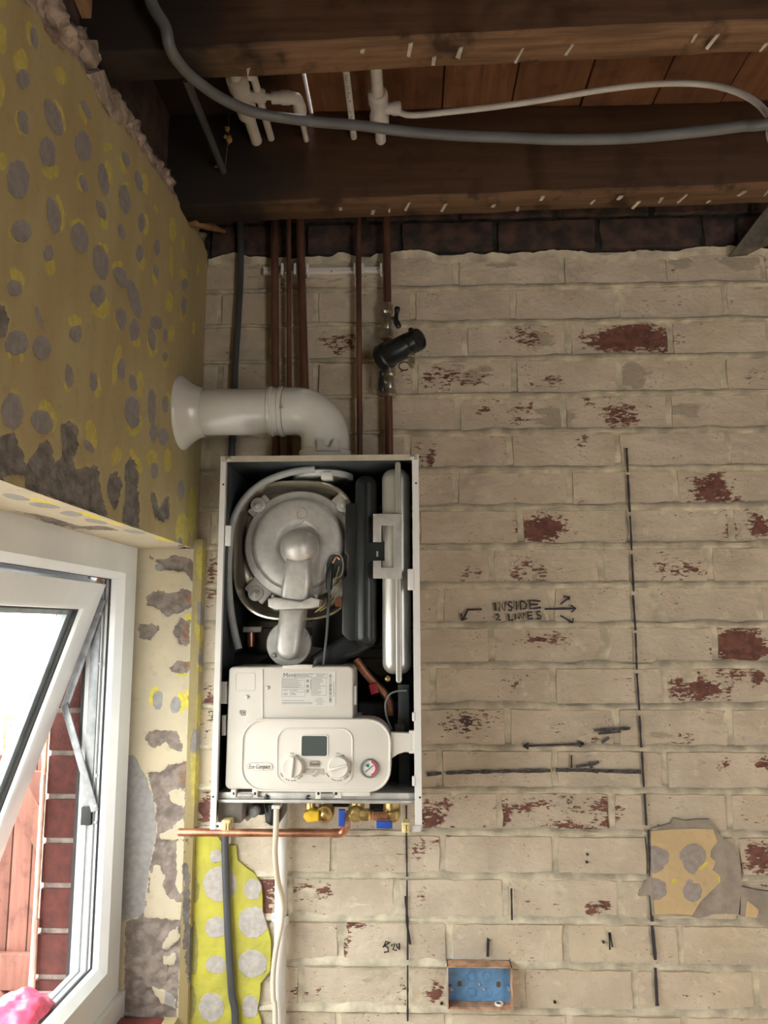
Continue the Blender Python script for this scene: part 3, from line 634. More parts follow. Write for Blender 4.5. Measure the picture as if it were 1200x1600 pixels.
# reveal face (towards the camera) and soffit
FR = lambda: Field(1, YR, (0, 2))
fine_box_field('window_reveal', REVEAL, [((XF-0.02, YR, ZS-0.1), (XL-XF+0.02, 0, 0), (0, 0, ZH-ZS+0.1), 34, 230)],
    {'r': FR().poly([[(234,870),(255,874),(272,868),(300,872),(306,890),(301,912),(290,895),(275,893),(258,890),(250,880),(238,874)],[(228,932),(250,920),(262,928),(287,920),(300,923),(300,950),(272,960),(260,965),(247,953),(230,945)],
        [(269,987),(282,965),(297,970),(297,1005),(290,1011),(278,1005)],[(217,976),(240,974),(249,982),(235,1000),(217,997)],[(264,1042),(278,1032),(298,1035),(297,1050),(282,1054),(268,1050)],
        [(225,1157),(232,1142),(275,1141),(286,1162),(285,1178),(268,1170),(258,1160),(240,1171)],[(228,1205),(250,1207),(262,1195),(294,1188),(294,1250),(288,1400),(276,1600),(270,1700),(190,1700),(196,1440),(225,1430),(235,1350),(245,1300),(243,1260)]]),
     'cut': FR().poly([[(260,1236),(290,1233),(289,1260),(275,1258),(268,1252)],[(288,1275),(288,1312),(250,1313),(248,1303),(265,1298)],[(240,1350),(250,1355),(258,1370),(253,1385),(265,1405),(283,1412),(281,1438),(225,1432),(230,1405),(235,1375)],[(276,1315),(288,1308),(284,1402),(275,1380)],[(236,1540),(250,1545),(270,1553),(275,1576),(250,1566)],[(253,1482),(266,1455),(277,1449),(279,1470),(258,1484)],[(256,1495),(275,1488),(273,1508),(255,1506)]]),
     'g': FR().ell([(246,1095,8,16),(274,1102,9,14),(252,886,10,7),(265,1560,9,30)]).poly([[(190,1178),(210,1180),(230,1215),(243,1260),(245,1300),(235,1350),(224,1432),(190,1440)]]),
     'y': FR().ell([(241,1088,8,18,10),(284,1097,8,18),(294,967,7,9),(283,1054,9,4),(270,1195,4,3),(272,1314,6,4),(293,1092,4,20)]), 'o': FR().ell([(294,935,4,14),(289,990,5,18),(290,1040,6,6),(285,1215,6,26),(296,1090,3,14)])}, 1, 'cream plaster reveal with bare patches', 0.005)
FS = lambda: Field(2, ZH, (0, 1))
fine_box_field('window_head_soffit', REVEAL, [((XF-0.02, YW0, ZH), (XL-XF+0.02, 0, 0), (0, YR-YW0, 0), 20, 220)],
    {'g': FS().ell([(25,777,22,4,12),(70,790,24,4,8),(112,803,18,4,6),(150,815,18,3,10),(210,831,18,3,8)]), 'y': FS().ell([(70,785,26,3,14),(140,806,24,3,16),(180,818,16,2,18),(258,843,16,3,12)]), 'r': FS().poly([[(20,797),(70,807),(90,812),(120,822),(165,822),(190,830),(120,827),(85,820),(60,812)]]).ell([(290,858,10,3),(283,853,5,2)])}, 2, 'cream soffit over the window', 0.004)
# broken lath beside the plaster edge
lp = [on(0, *p, XL-0.012) for p in ((120,-30),(145,-8),(184,92),(167,92))]
ml = MB(); ml.add([p+Vector((dx, 0, 0)) for dx in (0, -0.016) for p in lp], [(0, 1, 2, 3), (7, 6, 5, 4)]+[(k, (k+1) % 4, 4+(k+1) % 4, 4+k) for k in range(4)])
tag(ml.build('lath', LATH, wall_left, smooth=0), 'raw broken timber lath above the plaster')
for pts in ([(150,60),(166,86),(150,110),(140,92),(128,60)],[(133,113),(160,105),(178,142),(172,170),(160,165),(148,140)],[(160,150),(182,140),(212,186),(198,200),(176,190)]):
    mb = MB(); P = [on(0, *p, XL) for p in pts]; k = len(P); c = sum(P, Vector())/k; h = R.uniform(.004, .010)
    mb.add([p+Vector((-0.02, 0, 0)) for p in P]+[p.lerp(c, 0.12)+Vector((R.uniform(-.002, .004), 0, 0)) for p in P]+[c+Vector((h, 0.01, 0.0))], [(i, (i+1) % k, k+(i+1) % k, k+i) for i in range(k)]+[(k+i, k+(i+1) % k, 2*k) for i in range(k)])
    mb.build('plaster_chunk', EDGEPL, wall_left, smooth=25)
mb = MB(); a, b = on(0, 300, 345, XL+0.01), on(0, 332, 362, XL+0.02)
mb.tube([a, a.lerp(b, .4)+Vector((0.02, 0, -.002)), b+Vector((0.03, 0, 0))], [0.012, 0.010, 0.004], 7); mb.build('wood_splinter', LATH, wall_left)

# ------------------------------------------------------------------ ceiling: boards over joists
sx_ = on(2, 480.5, 150, ZB).x; cl = MB(); cl.box(-0.9, sx_-0.004, -3.7, 0.24, ZB+0.024, ZB+0.06); cl.box(sx_+0.007, 2.7, -3.7, 0.24, ZB+0.024, ZB+0.06)
ceiling = tag(cl.build('ceiling', JOIST, smooth=0), 'dark underside of the boards above the joists', kind='structure')
bx = [on(2, p, 150, ZB).x for p in (480.5, 590, 692, 802, 912, 1025, 1132)]; slit = bx[0]
while bx[0] > -0.75: bx.insert(0, bx[0]-0.130)
while bx[-1] < 2.6: bx.append(bx[-1]+0.131)
for i in range(len(bx)-1):
    a, b = bx[i]+0.0015, bx[i+1]-0.0015
    if abs(bx[i]-slit) < 1e-6: a += 0.0035
    if abs(bx[i+1]-slit) < 1e-6: b -= 0.001
    z = ZB+R.uniform(-0.003, 0.003); MB().box(a, b, -3.6, -0.012, z, z+0.024, 0.0015, 1).build('board', BOARD, ceiling, smooth=30)
NIB = M('plaster_nib', (0.50, 0.45, 0.38), 0.9, var=0.2, bmp=0.6)
def joist(y0, y1, zl, zr, vis=True):
    """zl, zr: underside heights at x = -0.5 and x = 1.0"""
    sl = (zr-zl)/1.5; j = MB(); nx = 110; xa, xb = -0.80, 2.7
    def zz(x): return zl+sl*(x+0.5)
    V = []
    for i in range(nx+1):
        x = xa+(xb-xa)*i/nx; w = 0.003*fbm((x*6, y0*9, 1)); w2 = 0.003*fbm((x*7, y0*5, 4)); q = 0.005+0.004*abs(fbm((x*9, y0, 7)))
        V += [(x, y0+w2, ZB-0.004), (x, y0+w2, zz(x)+q), (x, y0+w2+q, zz(x)+w), (x, y1-q, zz(x)+w), (x, y1, zz(x)+q), (x, y1, ZB-0.004)]
    fs = [(i*6+k, i*6+k+1, (i+1)*6+k+1, (i+1)*6+k) for i in range(nx) for k in range(5)]
    o = j.add(V, fs).build('joist', JOIST, ceiling, smooth=50, centre=False)
    o.data.materials.append(JOISTB)
    for p in o.data.polygons:
        if p.index % 5 in (1, 2, 3): p.material_index = 1
    if vis:
        x = -0.33
        while x < 1.15:
            x += R.uniform(0.035, 0.085)
            if R.random() < 0.3: continue
            ln = R.uniform(0.008, 0.032)*(1 if y1-y0 > 0.05 else 0.7); yy = R.uniform(y0+0.01, y1-0.012-ln*0.4); sk = R.uniform(0.0, 0.7)
            mb = MB(); w = R.uniform(0.002, 0.0045); zt = zz(x)+0.004
            P = [(x-w, yy), (x+w, yy-0.002), (x+w*0.8-sk*ln*0.5, yy+ln), (x-w*0.9-sk*ln*0.5, yy+ln*0.92)]
            mb.add([(a, b, zt) for a, b in P]+[(a+R.uniform(-.001, .001), b, zt-R.uniform(.0045, .008)) for a, b in P], [(0, 1, 2, 3), (7, 6, 5, 4)]+[(k, (k+1) % 4, 4+(k+1) % 4, 4+k) for k in range(4)])
            n_ = mb.build('plaster_nib', NIB, o, smooth=0)
    return o
joist(-0.240, -0.162, 2.415, 2.440)
joist(-0.692, -0.620, 2.420, 2.452)
joist(-1.085, -1.015, 2.43, 2.455, False); joist(-1.50, -1.43, 2.43, 2.455, False); joist(-1.92, -1.85, 2.43, 2.455, False); joist(-2.4, -2.33, 2.43, 2.455, False); joist(-2.9, -2.83, 2.43, 2.455, False)
# the raking brick or timber offcut lying on the wall head at the right
mb = MB(); P = [U(*p, -0.05) for p in ((1150,388),(1166,366),(1205,315),(1215,330),(1215,368),(1180,385))]; k = len(P)
mb.add(P+[p+Vector((0, 0.05, 0)) for p in P], [tuple(range(k)), tuple(range(k, 2*k))[::-1]]+[(i, (i+1) % k, k+(i+1) % k, k+i) for i in range(k)])
tag(mb.build('stone_wedge', M('sooty_stone', (0.14, 0.125, 0.10), 0.95, var=0.3, bmp=0.8), wall_back, smooth=0), 'grey slanting stone beside the sooty bricks')

# ------------------------------------------------------------------ the rest of the room
CONC = M('dusty_floor', (0.52, 0.42, 0.32), 0.9, var=0.15, scale=6, bmp=0.4)
WHITEW = M('bare_plaster', (0.20, 0.165, 0.13), 0.9, var=0.12, scale=5, bmp=0.2)
tag(MB().box(-0.9, 2.7, -3.7, 0.24, -0.1, 0.0).build('floor', CONC, smooth=0), 'dusty concrete floor', kind='structure')
tag(MB().box(2.55, 2.7, -3.7, 0.0, 0, ZB+.02).build('wall_right', WHITEW, smooth=0), 'bare plaster wall opposite the window', kind='structure')
wf = MB(); wf.box(-0.5, 1.5, -3.7, -3.6, 0, ZB+.02); wf.box(2.4, 2.55, -3.7, -3.6, 0, ZB+.02); wf.box(1.5, 2.4, -3.7, -3.6, 2.05, ZB+.02)
tag(wf.build('wall_front', WHITEW, smooth=0), 'plaster wall with an unseen doorway added for daylight behind the camera', kind='structure')

# ================================================================== the window
YF1, ZF0, ZF1 = -0.050, 0.726, 1.682         # right edge, bottom and top of the frame
win = tag(link('window_1', None, None, Vector((XF, -0.6, ZF0))), 'white uPVC window with its top-hung sash pushed open', kind='structure')
def rect_members(f, y0, y1, s0, s1, prof):
    """four mitred members of a rectangular frame; prof = closed [(inset, depth)], f maps (y, s, depth)"""
    def corner(k, i): return ((y0+i, s0+i), (y1-i, s0+i), (y1-i, s1-i), (y0+i, s1-i))[k]
    n = len(prof); res = []
    for k in range(4):
        V = []
        for kk in (k, (k+1) % 4):
            for i, d in prof: y, s = corner(kk, i); V.append(f(y, s, d))
        res.append((V, [(j, (j+1) % n, n+(j+1) % n, n+j) for j in range(n)]+[tuple(range(n))[::-1], tuple(range(n, 2*n))]))
    return res
fm = lambda y, s, d: (XF-d, y, s)
FPROF = [(0, 0), (0.066, 0), (0.080, 0.014), (0.080, 0.026), (0.070, 0.030), (0.070, 0.050), (0.066, 0.054), (0.066, 0.066), (0.060, 0.070), (0.060, FD), (0, FD)]
for V, fs in rect_members(fm, YW0+0.03, YF1, ZF0, ZF1, FPROF): MB().add(V, fs).build('frame_member', UPVC, win, smooth=30)
for V, fs in rect_members(fm, YW0+0.102, YF1-0.072, ZF0+0.072, ZF1-0.072, [(0.0, 0.0305), (0.0075, 0.027), (0.009, 0.031), (0.0, 0.034)]): MB().add(V, fs).build('gasket', GASKET, win, smooth=0)
for dd in (0.041, 0.056):
    for V, fs in rect_members(fm, YW0+0.10, YF1-0.0695, ZF0+0.0695, ZF1-0.0695, [(0.0, dd), (0.003, dd), (0.003, dd+0.003), (0.0, dd+0.003)]): MB().add(V, fs).build('seal_groove', M('grey_seal', (0.16, 0.18, 0.19), 0.5), win, smooth=0)
MB().box(XF-FD-0.006, XF-FD, YF1-0.062, YF1-0.04, ZF0, ZF1).build('edge_seal', GASKET, win, smooth=0)
MB().box(XF-0.07, XF-0.012, YF1-0.002, YR+0.03, ZF0, ZF1+0.01).build('gap_shade_strip', GASKET, win, smooth=0)  # black strip stands in for the shade in the gap beside the frame
tag(MB().box(XF-0.004, XF+0.012, YW0, YF1+0.012, ZF0-0.045, ZF0+0.0).build('sill_board', UPVC, win, smooth=0), 'white sill strip under the frame')
tag(MB().box(XF-0.17, XF-FD+0.01, YW0, YF1-0.03, ZF0-0.02, ZF0+0.018, 0.004).build('outer_sill', UPVCW, win), 'white outer sill')
# the sash, hung at the top and swung out
AL = math.atan(0.3386); PT = Vector((-0.667, 0, 1.590)); Dn = Vector((-math.sin(AL), 0, -math.cos(AL))); Nn = Vector((math.cos(AL), 0, -math.sin(AL)))
fsash = lambda y, s, d: tuple(PT+Dn*s-Nn*d+Vector((0, y, 0)))
SY0, SY1, SH = -1.63, -0.137, 0.80
sash = tag(link('sash', None, win, PT+Vector((0, -0.6, -0.4))-wloc(win)+wloc(win)), 'open top-hung sash')
for V, fs in rect_members(fsash, SY0, SY1, 0, SH, [(0, 0), (0.048, 0), (0.058, 0.004), (0.062, 0.012), (0.062, 0.05), (0.0, 0.062), (-0.012, 0.062), (-0.012, 0.05), (0, 0.046)]): MB().add(V, fs).build('sash_member', UPVC, sash, smooth=30)
for V, fs in rect_members(fsash, SY0, SY1, 0, SH, [(0.061, 0.011), (0.0655, 0.013), (0.0655, 0.02), (0.061, 0.02)]): MB().add(V, fs).build('gasket', GASKET, sash, smooth=0)
for V, fs in rect_members(fsash, SY0, SY1, 0, SH, [(0.060, 0.021), (0.078, 0.024), (0.080, 0.040), (0.060, 0.044)]): MB().add(V, fs).build('glazing_spacer', M('grey_spacer', (0.30, 0.34, 0.36), 0.4, 0.4), sash, smooth=0)
g = MB(); g.add([fsash(y, s, d) for d in (0.022, 0.026) for y, s in ((SY0+.06, .06), (SY1-.06, .06), (SY1-.06, SH-.06), (SY0+.06, SH-.06))], [(0, 1, 2, 3), (7, 6, 5, 4), (0, 4, 5, 1), (1, 5, 6, 2), (2, 6, 7, 3), (3, 7, 4, 0)])
g.build('pane', GLASS, sash, smooth=0)
# friction stay in the jamb
stay = tag(link('friction_stay', None, win, Vector((-0.68, -0.125, 1.3))), 'grey steel friction stay in the jamb')
def bar(name, a, b, w, t, parent, mat=STEEL, y=None):
    a, b = Vector(a), Vector(b); d = b-a; wv = Vector((d.z, 0, -d.x)).normalized()*w
    return MB().obox((a+b)/2, d, wv, Vector((0, t, 0)), 0.001).build(name, mat, parent)
yb = -0.128
p1, p2, p3 = U(158, 945, yb), U(101, 1106, yb), U(150, 1262, yb)
bar('arm', p1+Vector((.003, 0, .012)), p2, 0.017, 0.003, stay); bar('arm', p2+Vector((0, -.004, .008)), p3+Vector((0, -.004, -.006)), 0.016, 0.003, stay)
bar('track', Vector((-0.690, -0.1215, 1.60)), Vector((-0.690, -0.1215, 1.09)), 0.020, 0.003, stay)
MB().box(-0.700, -0.678, -0.128, -0.119, 1.085, 1.122, 0.001).build('end_block', GASKET, stay)
for px, py in ((157, 958), (131, 1028), (150, 1260), (150, 1285), (151, 1212), (157, 1037), (151, 945)):
    p = U(px, py, -0.1315); MB().lathe([(0.004, 0), (0.004, 0.002), (0.002, 0.003)], p, (0, -1, 0), 10).build('rivet', STEEL, stay)
for px, py in ((164, 1188), (157, 1386), (172, 945)):
    MB().lathe([(0.004, 0), (0.003, 0.0015)], U(px, py, -0.1205), (0, -1, 0), 8).build('screw', M('rusty_screw', (0.25, 0.14, 0.08), 0.6, 0.5), win)
mb = MB(); mb.tube([(XF-0.05, YF1-0.08, ZF1-0.075), (XF-0.055, YF1-0.09, ZF1-0.095)], 0.006, 6); tag(mb.build('sealant_blob', M('orange_sealant', (0.65, 0.25, 0.12), 0.6), win), 'orange blob of sealant')
# red tile edge under the sill
tile = tag(MB().box(XF+0.004, XL-0.025, -0.9, YR-0.003, ZF0-0.085, ZF0-0.05, 0.004).build('sill_tile', M('red_quarry_tile', (0.22, 0.05, 0.045), 0.5, var=0.2), wall_left), 'dark red quarry tile sill')

# ------------------------------------------------------------------ outside
pier = tag(MB().box(-0.792, -0.706, -0.082, 0.24, -0.2, 1.74).build('wall_outside', OUTMORTAR, smooth=0), 'red brick outer leaf of the wall beyond the open window', kind='structure')
z = 1.134+0.0911*6
while z > -0.1:
    a = R.uniform(-.0015, .0015)
    b_ = MB().box(-0.797+a, -0.704, -0.0875+R.uniform(-.001, .001), 0.02, z-0.0911+0.0055, z-0.0055, 0.003, 2).build('brick', REDBRICK, pier); z -= 0.0911
# mastic and a thin painted pipe down the edge of the brickwork
PK = M('salmon_masonry_paint', (0.80, 0.42, 0.27), 0.6, var=0.1)
mb = MB(); q = []
for i in range(40):
    zz_ = 1.40-0.66*i/39; q.append((-0.801+0.0012*fbm((zz_*60, 1, 1)), -0.088, zz_))
mb.tube(q, [0.0035+0.003*max(0, fbm((k*0.9, 4, 4))) for k in range(40)], 6)
tag(mb.build('mastic_bead', PK, pier), 'salmon bead down the brick edge')
mb = MB(); a, b_ = U(56, 1440, -0.10), U(50, 1560, -0.10); mb.tube([a+Vector((0, 0, .3)), a], 0.0035, 8); mb.tube([a, b_], 0.0055, 8); mb.tube([a+Vector((0, 0, -0.012)), a+Vector((0, 0, 0.005))], 0.0075, 8)
tag(mb.build('cable_conduit', M('pale_pink_pipe', (0.62, 0.36, 0.29), 0.5), pier), 'thin painted pipe on the brick edge')
# ledged and braced gate across the side passage
YG = 1.15; gate = thing('garden_gate', U(10, 1560, YG)*1.0, 'red-brown ledged and braced timber gate beyond the open window', 'gate')
gx0 = U(-60, 1400, YG).x; x = gx0; sg_ = ppm(YG)
while x < U(75, 1400, YG).x:
    w = R.choice((0.055, 0.075, 0.09)); MB().box(x, x+w-0.004, YG+0.0, YG+0.02, -0.25, 1.02, 0.003).build('board', FENCE, gate); x += w
for za, zb_ in ((U(20, 1548, YG-.03).z, U(20, 1491, YG-.03).z), (U(20, 1255, YG-.03).z, U(20, 1205, YG-.03).z)):
    MB().box(gx0, U(72, 1500, YG).x, YG-0.032, YG-0.001, za, zb_, 0.004).build('rail', FENCE, gate)
a, b_ = U(18, 1215, YG-.03), U(85, 1345, YG-.03); d = (b_-a); MB().obox((a+b_)/2+Vector((0, .012, 0)), d, Vector((d.z, 0, -d.x)).normalized()*0.085, Vector((0, 0.03, 0)), 0.003).build('brace', FENCE, gate)
a, b_ = U(-60, 1500, YG-.03), U(30, 1610, YG-.03); d = (b_-a); MB().obox((a+b_)/2+Vector((0, .012, 0)), d, Vector((d.z, 0, -d.x)).normalized()*0.075, Vector((0, 0.03, 0)), 0.003).build('brace', FENCE, gate)
# paving and a pale rendered garden wall with plants, far off
tag(MB().box(-9, -0.80, -8, 9, -0.35, -0.25).build('ground', M('yard_concrete', (0.30, 0.28, 0.26), 0.9), smooth=0), 'concrete yard outside the window', kind='structure')
gw = thing('garden_wall', (-4.5, 3.2, -0.25), 'pale rendered garden wall far behind the gate', 'wall')
RENDERW = M('white_render', (0.75, 0.73, 0.70), 0.8, var=0.08)
MB().box(-6.5, -1.9, 3.1, 3.25, -0.25, 0.72).build('wall_body', RENDERW, gw, smooth=0); MB().box(-6.6, -1.85, 3.05, 3.3, 0.72, 0.80).build('coping', M('coping_stone', (0.55, 0.50, 0.45), 0.8), gw, smooth=0)
sh = MB(); c = U(8, 1118, 2.6)
for k in range(260):
    p = c+Vector((R.gauss(0, .09), R.gauss(0, .06), R.gauss(0, .07))); u_ = Vector((R.uniform(-1, 1), R.uniform(-1, 1), R.uniform(-1, 1))).normalized()*0.025; v_ = u_.orthogonal().normalized()*0.010
    sh.add([p-u_, p+v_, p+u_, p-v_], [(0, 1, 2, 3)])
plant = thing('shrub', (c.x, c.y, -0.25), 'small pale shrub above the far garden wall', 'shrub')
sh.build('foliage', M('pale_leaf', (0.36, 0.42, 0.30), 0.6, var=0.2), plant, smooth=0)
MB().tube([(c.x, c.y, -0.25), (c.x+.02, c.y, 0.5), c], [0.02, 0.015, 0.006], 7).build('stem', LATH, plant)
# crumpled pink bag on the outer sill
bm = bmesh.new(); bmesh.ops.create_icosphere(bm, subdivisions=4, radius=1); cb = U(22, 1600, -0.33)
for v in bm.verts:
    n_ = v.co.normalized(); k = 1+0.16*fbm(n_*1.6+Vector((3, 1, 5)), 2)-0.10*abs(noise.noise(Vector((n_.x*2, n_.y*6, n_.z*3))))*2; v.co = Vector((n_.x*0.060*k, n_.y*0.095*k, n_.z*0.048*k))
me_ = MB().bm(bm, Matrix.Translation(cb)); pb = me_.build('plastic_bag', M('pink_plastic', (0.80, 0.10, 0.20), 0.3, var=0.25, scale=40), smooth=70)
tag(pb, 'crumpled pink plastic bag on the outer window sill', 'bag')

# ================================================================== the boiler, front cover off
YB = -0.290; BX0, BX1, BZ0, BZ1 = -0.3833, 0.0172, 1.1195, 1.8395
BW = M('boiler_white_paint', (0.72, 0.725, 0.71), 0.33, var=0.03, scale=5)
BPL = M('boiler_white_plastic', (0.69, 0.665, 0.61), 0.36, var=0.03, scale=6)
BPR = M('boiler_plastic_ridge', (0.72, 0.695, 0.64), 0.35, var=0.02, scale=6)
BTOP = M('beige_top_panel', (0.50, 0.45, 0.36), 0.5, var=0.08)
DARK = M('dark_lining', (0.075, 0.09, 0.10), 0.5, var=0.2, scale=20)
BLACK = M('black_plastic', (0.016, 0.020, 0.022), 0.32, var=0.15)
ALU = M('cast_aluminium', (0.60, 0.595, 0.575), 0.40, 0.35, var=0.07, scale=60, bmp=0.15, bscale=300)
STN = M('polished_stainless', (0.80, 0.75, 0.62), 0.22, 0.85, var=0.06, scale=8)
VES = M('galvanised_vessel', (0.56, 0.55, 0.515), 0.30, 0.55, var=0.08, scale=14)
GALV = M('galvanised_steel', (0.52, 0.515, 0.49), 0.42, 0.5, var=0.1, scale=40)
COP = M('copper', (0.62, 0.30, 0.19), 0.34, 0.85, var=0.25, scale=25, alt=(0.36, 0.16, 0.10))
BRASS = M('brass', (0.62, 0.46, 0.20), 0.34, 0.85, var=0.25, scale=40)
HOSE = M('milky_hose', (0.42, 0.46, 0.46), 0.35, var=0.08)
INKL = M('print_grey', (0.10, 0.10, 0.10), 0.6)
REDP = M('red_plastic', (0.45, 0.03, 0.05), 0.4)
BLUE = M('blue_lever', (0.02, 0.08, 0.45), 0.4, var=0.1)
YEL = M('yellow_plastic', (0.80, 0.52, 0.03), 0.4)
CREAMP = M('cream_clip', (0.72, 0.58, 0.30), 0.45)
boiler = thing('combi_boiler', ((BX0+BX1)/2, -0.15, BZ0), 'white wall-hung gas boiler with its front cover off, insides showing', 'boiler')
def part(name, mb, mat, parent=boiler, smooth=38, label=None):
    o = mb.build(name, mat, parent, smooth)
    if label: o['label'] = label
    return o
# casing
mb = MB().box(BX0, BX0+0.0012, YB, -0.004, BZ0, BZ1); mb.box(BX0, BX0+0.0115, YB-0.001, YB+0.0012, BZ0, BZ1, 0.0004, 1); mb.box(BX0+0.010, BX0+0.0115, YB, YB+0.010, BZ0+0.05, BZ1)
mb.box(BX0+0.010, BX0+0.021, YB, YB+0.001, BZ0, BZ0+0.013)
part('side_panel', mb, BW)
mb = MB().box(BX1-0.0012, BX1, YB, -0.004, BZ0, BZ1); mb.box(BX1-0.0135, BX1, YB-0.001, YB+0.0012, BZ0, BZ1, 0.0004, 1); mb.box(BX1-0.0135, BX1-0.012, YB, YB+0.010, BZ0+0.05, BZ1)
part('side_panel', mb, BW)
part('top_panel', MB().box(BX0+0.001, BX1-0.001, YB-0.0005, -0.004, BZ1-0.002, BZ1).box(BX0+0.002, BX1-0.002, YB-0.0015, YB+0.001, BZ1-0.0115, BZ1), BTOP)
part('back_panel', MB().box(BX0, BX1, -0.006, -0.002, BZ0+0.055, BZ1), DARK)
part('inner_lining', MB().box(BX0+0.0014, BX0+0.004, YB+0.014, -0.006, BZ0+0.06, BZ1-0.004).box(BX1-0.004, BX1-0.0014, YB+0.014, -0.006, BZ0+0.06, BZ1-0.004).box(BX0+0.004, BX1-0.004, YB+0.014, -0.006, BZ1-0.006, BZ1-0.003), DARK)
for px, py in ((357, 717), (644, 714)):
    p = U(px, py, YB-0.0015); part('screw', MB().lathe([(0.0055, 0), (0.0055, 0.002), (0.003, 0.0035)], p, (0, -1, 0), 12), GALV)
for px, py in ((349, 757), (650, 755), (333, 1245), (656, 1246)):
    part('screw_hole', MB().lathe([(0.002, 0), (0.002, 0.0006)], U(px, py, YB-0.0012), (0, -1, 0), 10), BLACK)
part('screw_hole', MB().lathe([(0.0025, 0), (0.0025, 0.0006)], U(340, 1291, YB-0.0004), (0, -1, 0), 10), BLACK)
for r_ in ((352,821,361,853),(637,889,647,922),(644,1113,649,1127),(644,1213,649,1228)):
    part('catch', MB().plate(prr(*r_, YB, 1.5), YB-0.002, YB+0.006, 0.001), BW)
def line_of(pts, Y): return [U(a, b, Y) for a, b in pts]
# heat exchanger dish
hx = link('heat_exchanger', None, boiler, U(461, 858, -0.15))
def sup(cx, cy, a, b, Y, e=3.0, n=64):
    c = U(cx, cy, Y); s_ = ppm(Y); o = []
    for k in range(n):
        t = 2*math.pi*k/n; x = math.copysign(abs(math.cos(t))**(2/e), math.cos(t)); z_ = math.copysign(abs(math.sin(t))**(2/e), math.sin(t)); o.append((c.x+a*s_*x, c.z+b*s_*z_))
    return o
base = sup(462, 859, 99, 110, -0.20); cx_ = U(462, 859, -0.20)
mb = MB(); V = []
RG = [(0.97, -0.04), (0.97, -0.175), (1.0, -0.186), (1.012, -0.196), (1.0, -0.206), (0.975, -0.207), (0.955, -0.200), (0.935, -0.186), (0.90, -0.172), (0.86, -0.166), (0.3, -0.166)]
n = len(base)
for s_, y in RG: V += [(cx_.x+(x-cx_.x)*s_, y, cx_.z+(z_-cx_.z)*s_) for x, z_ in base]
mb.add(V, [(i*n+k, i*n+(k+1) % n, (i+1)*n+(k+1) % n, (i+1)*n+k) for i in range(len(RG)-1) for k in range(n)])
part('stainless_dish', mb, STN, hx, 50, 'polished stainless rim and bowl')
ps = ppm(-0.2); c0 = U(466, 850, -0.205)
mb = MB().lathe([(r_*ps, h) for r_, h in ((80, 0), (87, 0.002), (87, 0.016), (85, 0.020), (76, 0.022), (74, 0.023), (72, 0.030), (69, 0.034), (66, 0.035), (38, 0.038), (33, 0.036), (31, 0.034))], (c0.x, -0.174, c0.z), (0, -1, 0), 48)
for px, py in ((403, 789), (537, 788), (399, 927), (538, 925)):
    e = U(px, py, -0.195); d = Vector((e.x-c0.x, 0, e.z-c0.z)); dn = d.normalized(); m_ = Vector((c0.x, -0.184, c0.z))+dn*(d.length*0.86)
    mb.obox(m_, dn*d.length*0.42, Vector((0, 0.014, 0)), Vector((-dn.z, 0, dn.x))*0.052, 0.004)
    mb.lathe([(0.017, 0), (0.016, 0.010), (0.013, 0.011)], (e.x, -0.185, e.z), (0, -1, 0), 16)
part('burner_door', mb, ALU, hx, 40, 'round cast aluminium burner door')
for px, py in ((403, 789), (537, 788), (399, 927), (538, 925)):
    e = U(px, py, -0.198); part('nut', MB().lathe([(0.0075, 0), (0.0075, 0.006), (0.004, 0.007), (0.0038, 0.011), (0.002, 0.0115)], (e.x, -0.196, e.z), (0, -1, 0), 6), GALV, hx, 20)
cc = U(471, 803, -0.216); sw = []
for k in range(26):
    t = math.radians(140-k*14); sw.append(Vector((cc.x+0.0105*math.cos(t), -0.2125, cc.z+0.0105*math.sin(t))))
mb = MB().tube(sw, 0.0014, 6); mb.tube([cc+Vector((.010, .0035, .006)), cc+Vector((-.002, .0035, .014)), cc+Vector((-.011, .0035, .0135))], 0.0012, 6); mb.tube([cc+Vector((.008, .0035, -.010)), cc+Vector((-.002, .0035, -.020)), cc+Vector((-.018, .0035, -.027))], 0.001, 6)
part('embossed_emblem', mb, ALU, hx)
# air-gas manifold
duct = link('gas_air_manifold', None, boiler, U(457, 930, -0.23))
dm = U(468, 856, -0.225); mb = MB().ball((dm.x, -0.218, dm.z), 31*ppm(-.225), (1, 1.05, 1), 28, 18)
mb.plate(XZ([(447,872),(485,872),(486,905),(481,942),(436,942),(441,905)], -0.245), -0.250, -0.205, 0.012, 4)
part('manifold_dome', mb, ALU, duct, 45)
mb = MB().plate(XZ([(419,936),(430,933),(470,940),(487,933),(501,937),(499,948),(484,951),(430,953),(420,948)], -0.25), -0.258, -0.200, 0.003)
part('flange', mb, ALU, duct, 40)
for px in (425, 493):
    p = U(px, 937, -0.255); part('bolt', MB().lathe([(0.007, -0.006), (0.007, 0), (0.004, 0.001), (0.004, 0.010)], (p.x, -0.245, p.z), (0, 0, 1), 6), GALV, duct, 20)
c1 = (449, 1014); arc = [(449+20*math.cos(math.radians(a)), 1012+20*math.sin(math.radians(a))) for a in range(0, 181, 20)]
part('elbow', MB().plate(XZ([(436,951),(475,951)]+arc, -0.25), -0.254, -0.195, 0.015, 4), ALU, duct, 45)
p = U(452, 1006, -0.205); part('round_flange', MB().lathe([(0.046, 0), (0.046, 0.008), (0.0445, 0.0095), (0.030, 0.010)], (p.x, -0.205, p.z), (0, -1, 0), 32), ALU, duct)
for px, py in ((428, 1024), (477, 991)):
    p = U(px, py, -0.215); part('screw', MB().lathe([(0.005, 0), (0.005, 0.003), (0.003, 0.005)], (p.x, -0.2145, p.z), (0, -1, 0), 10), GALV, duct)
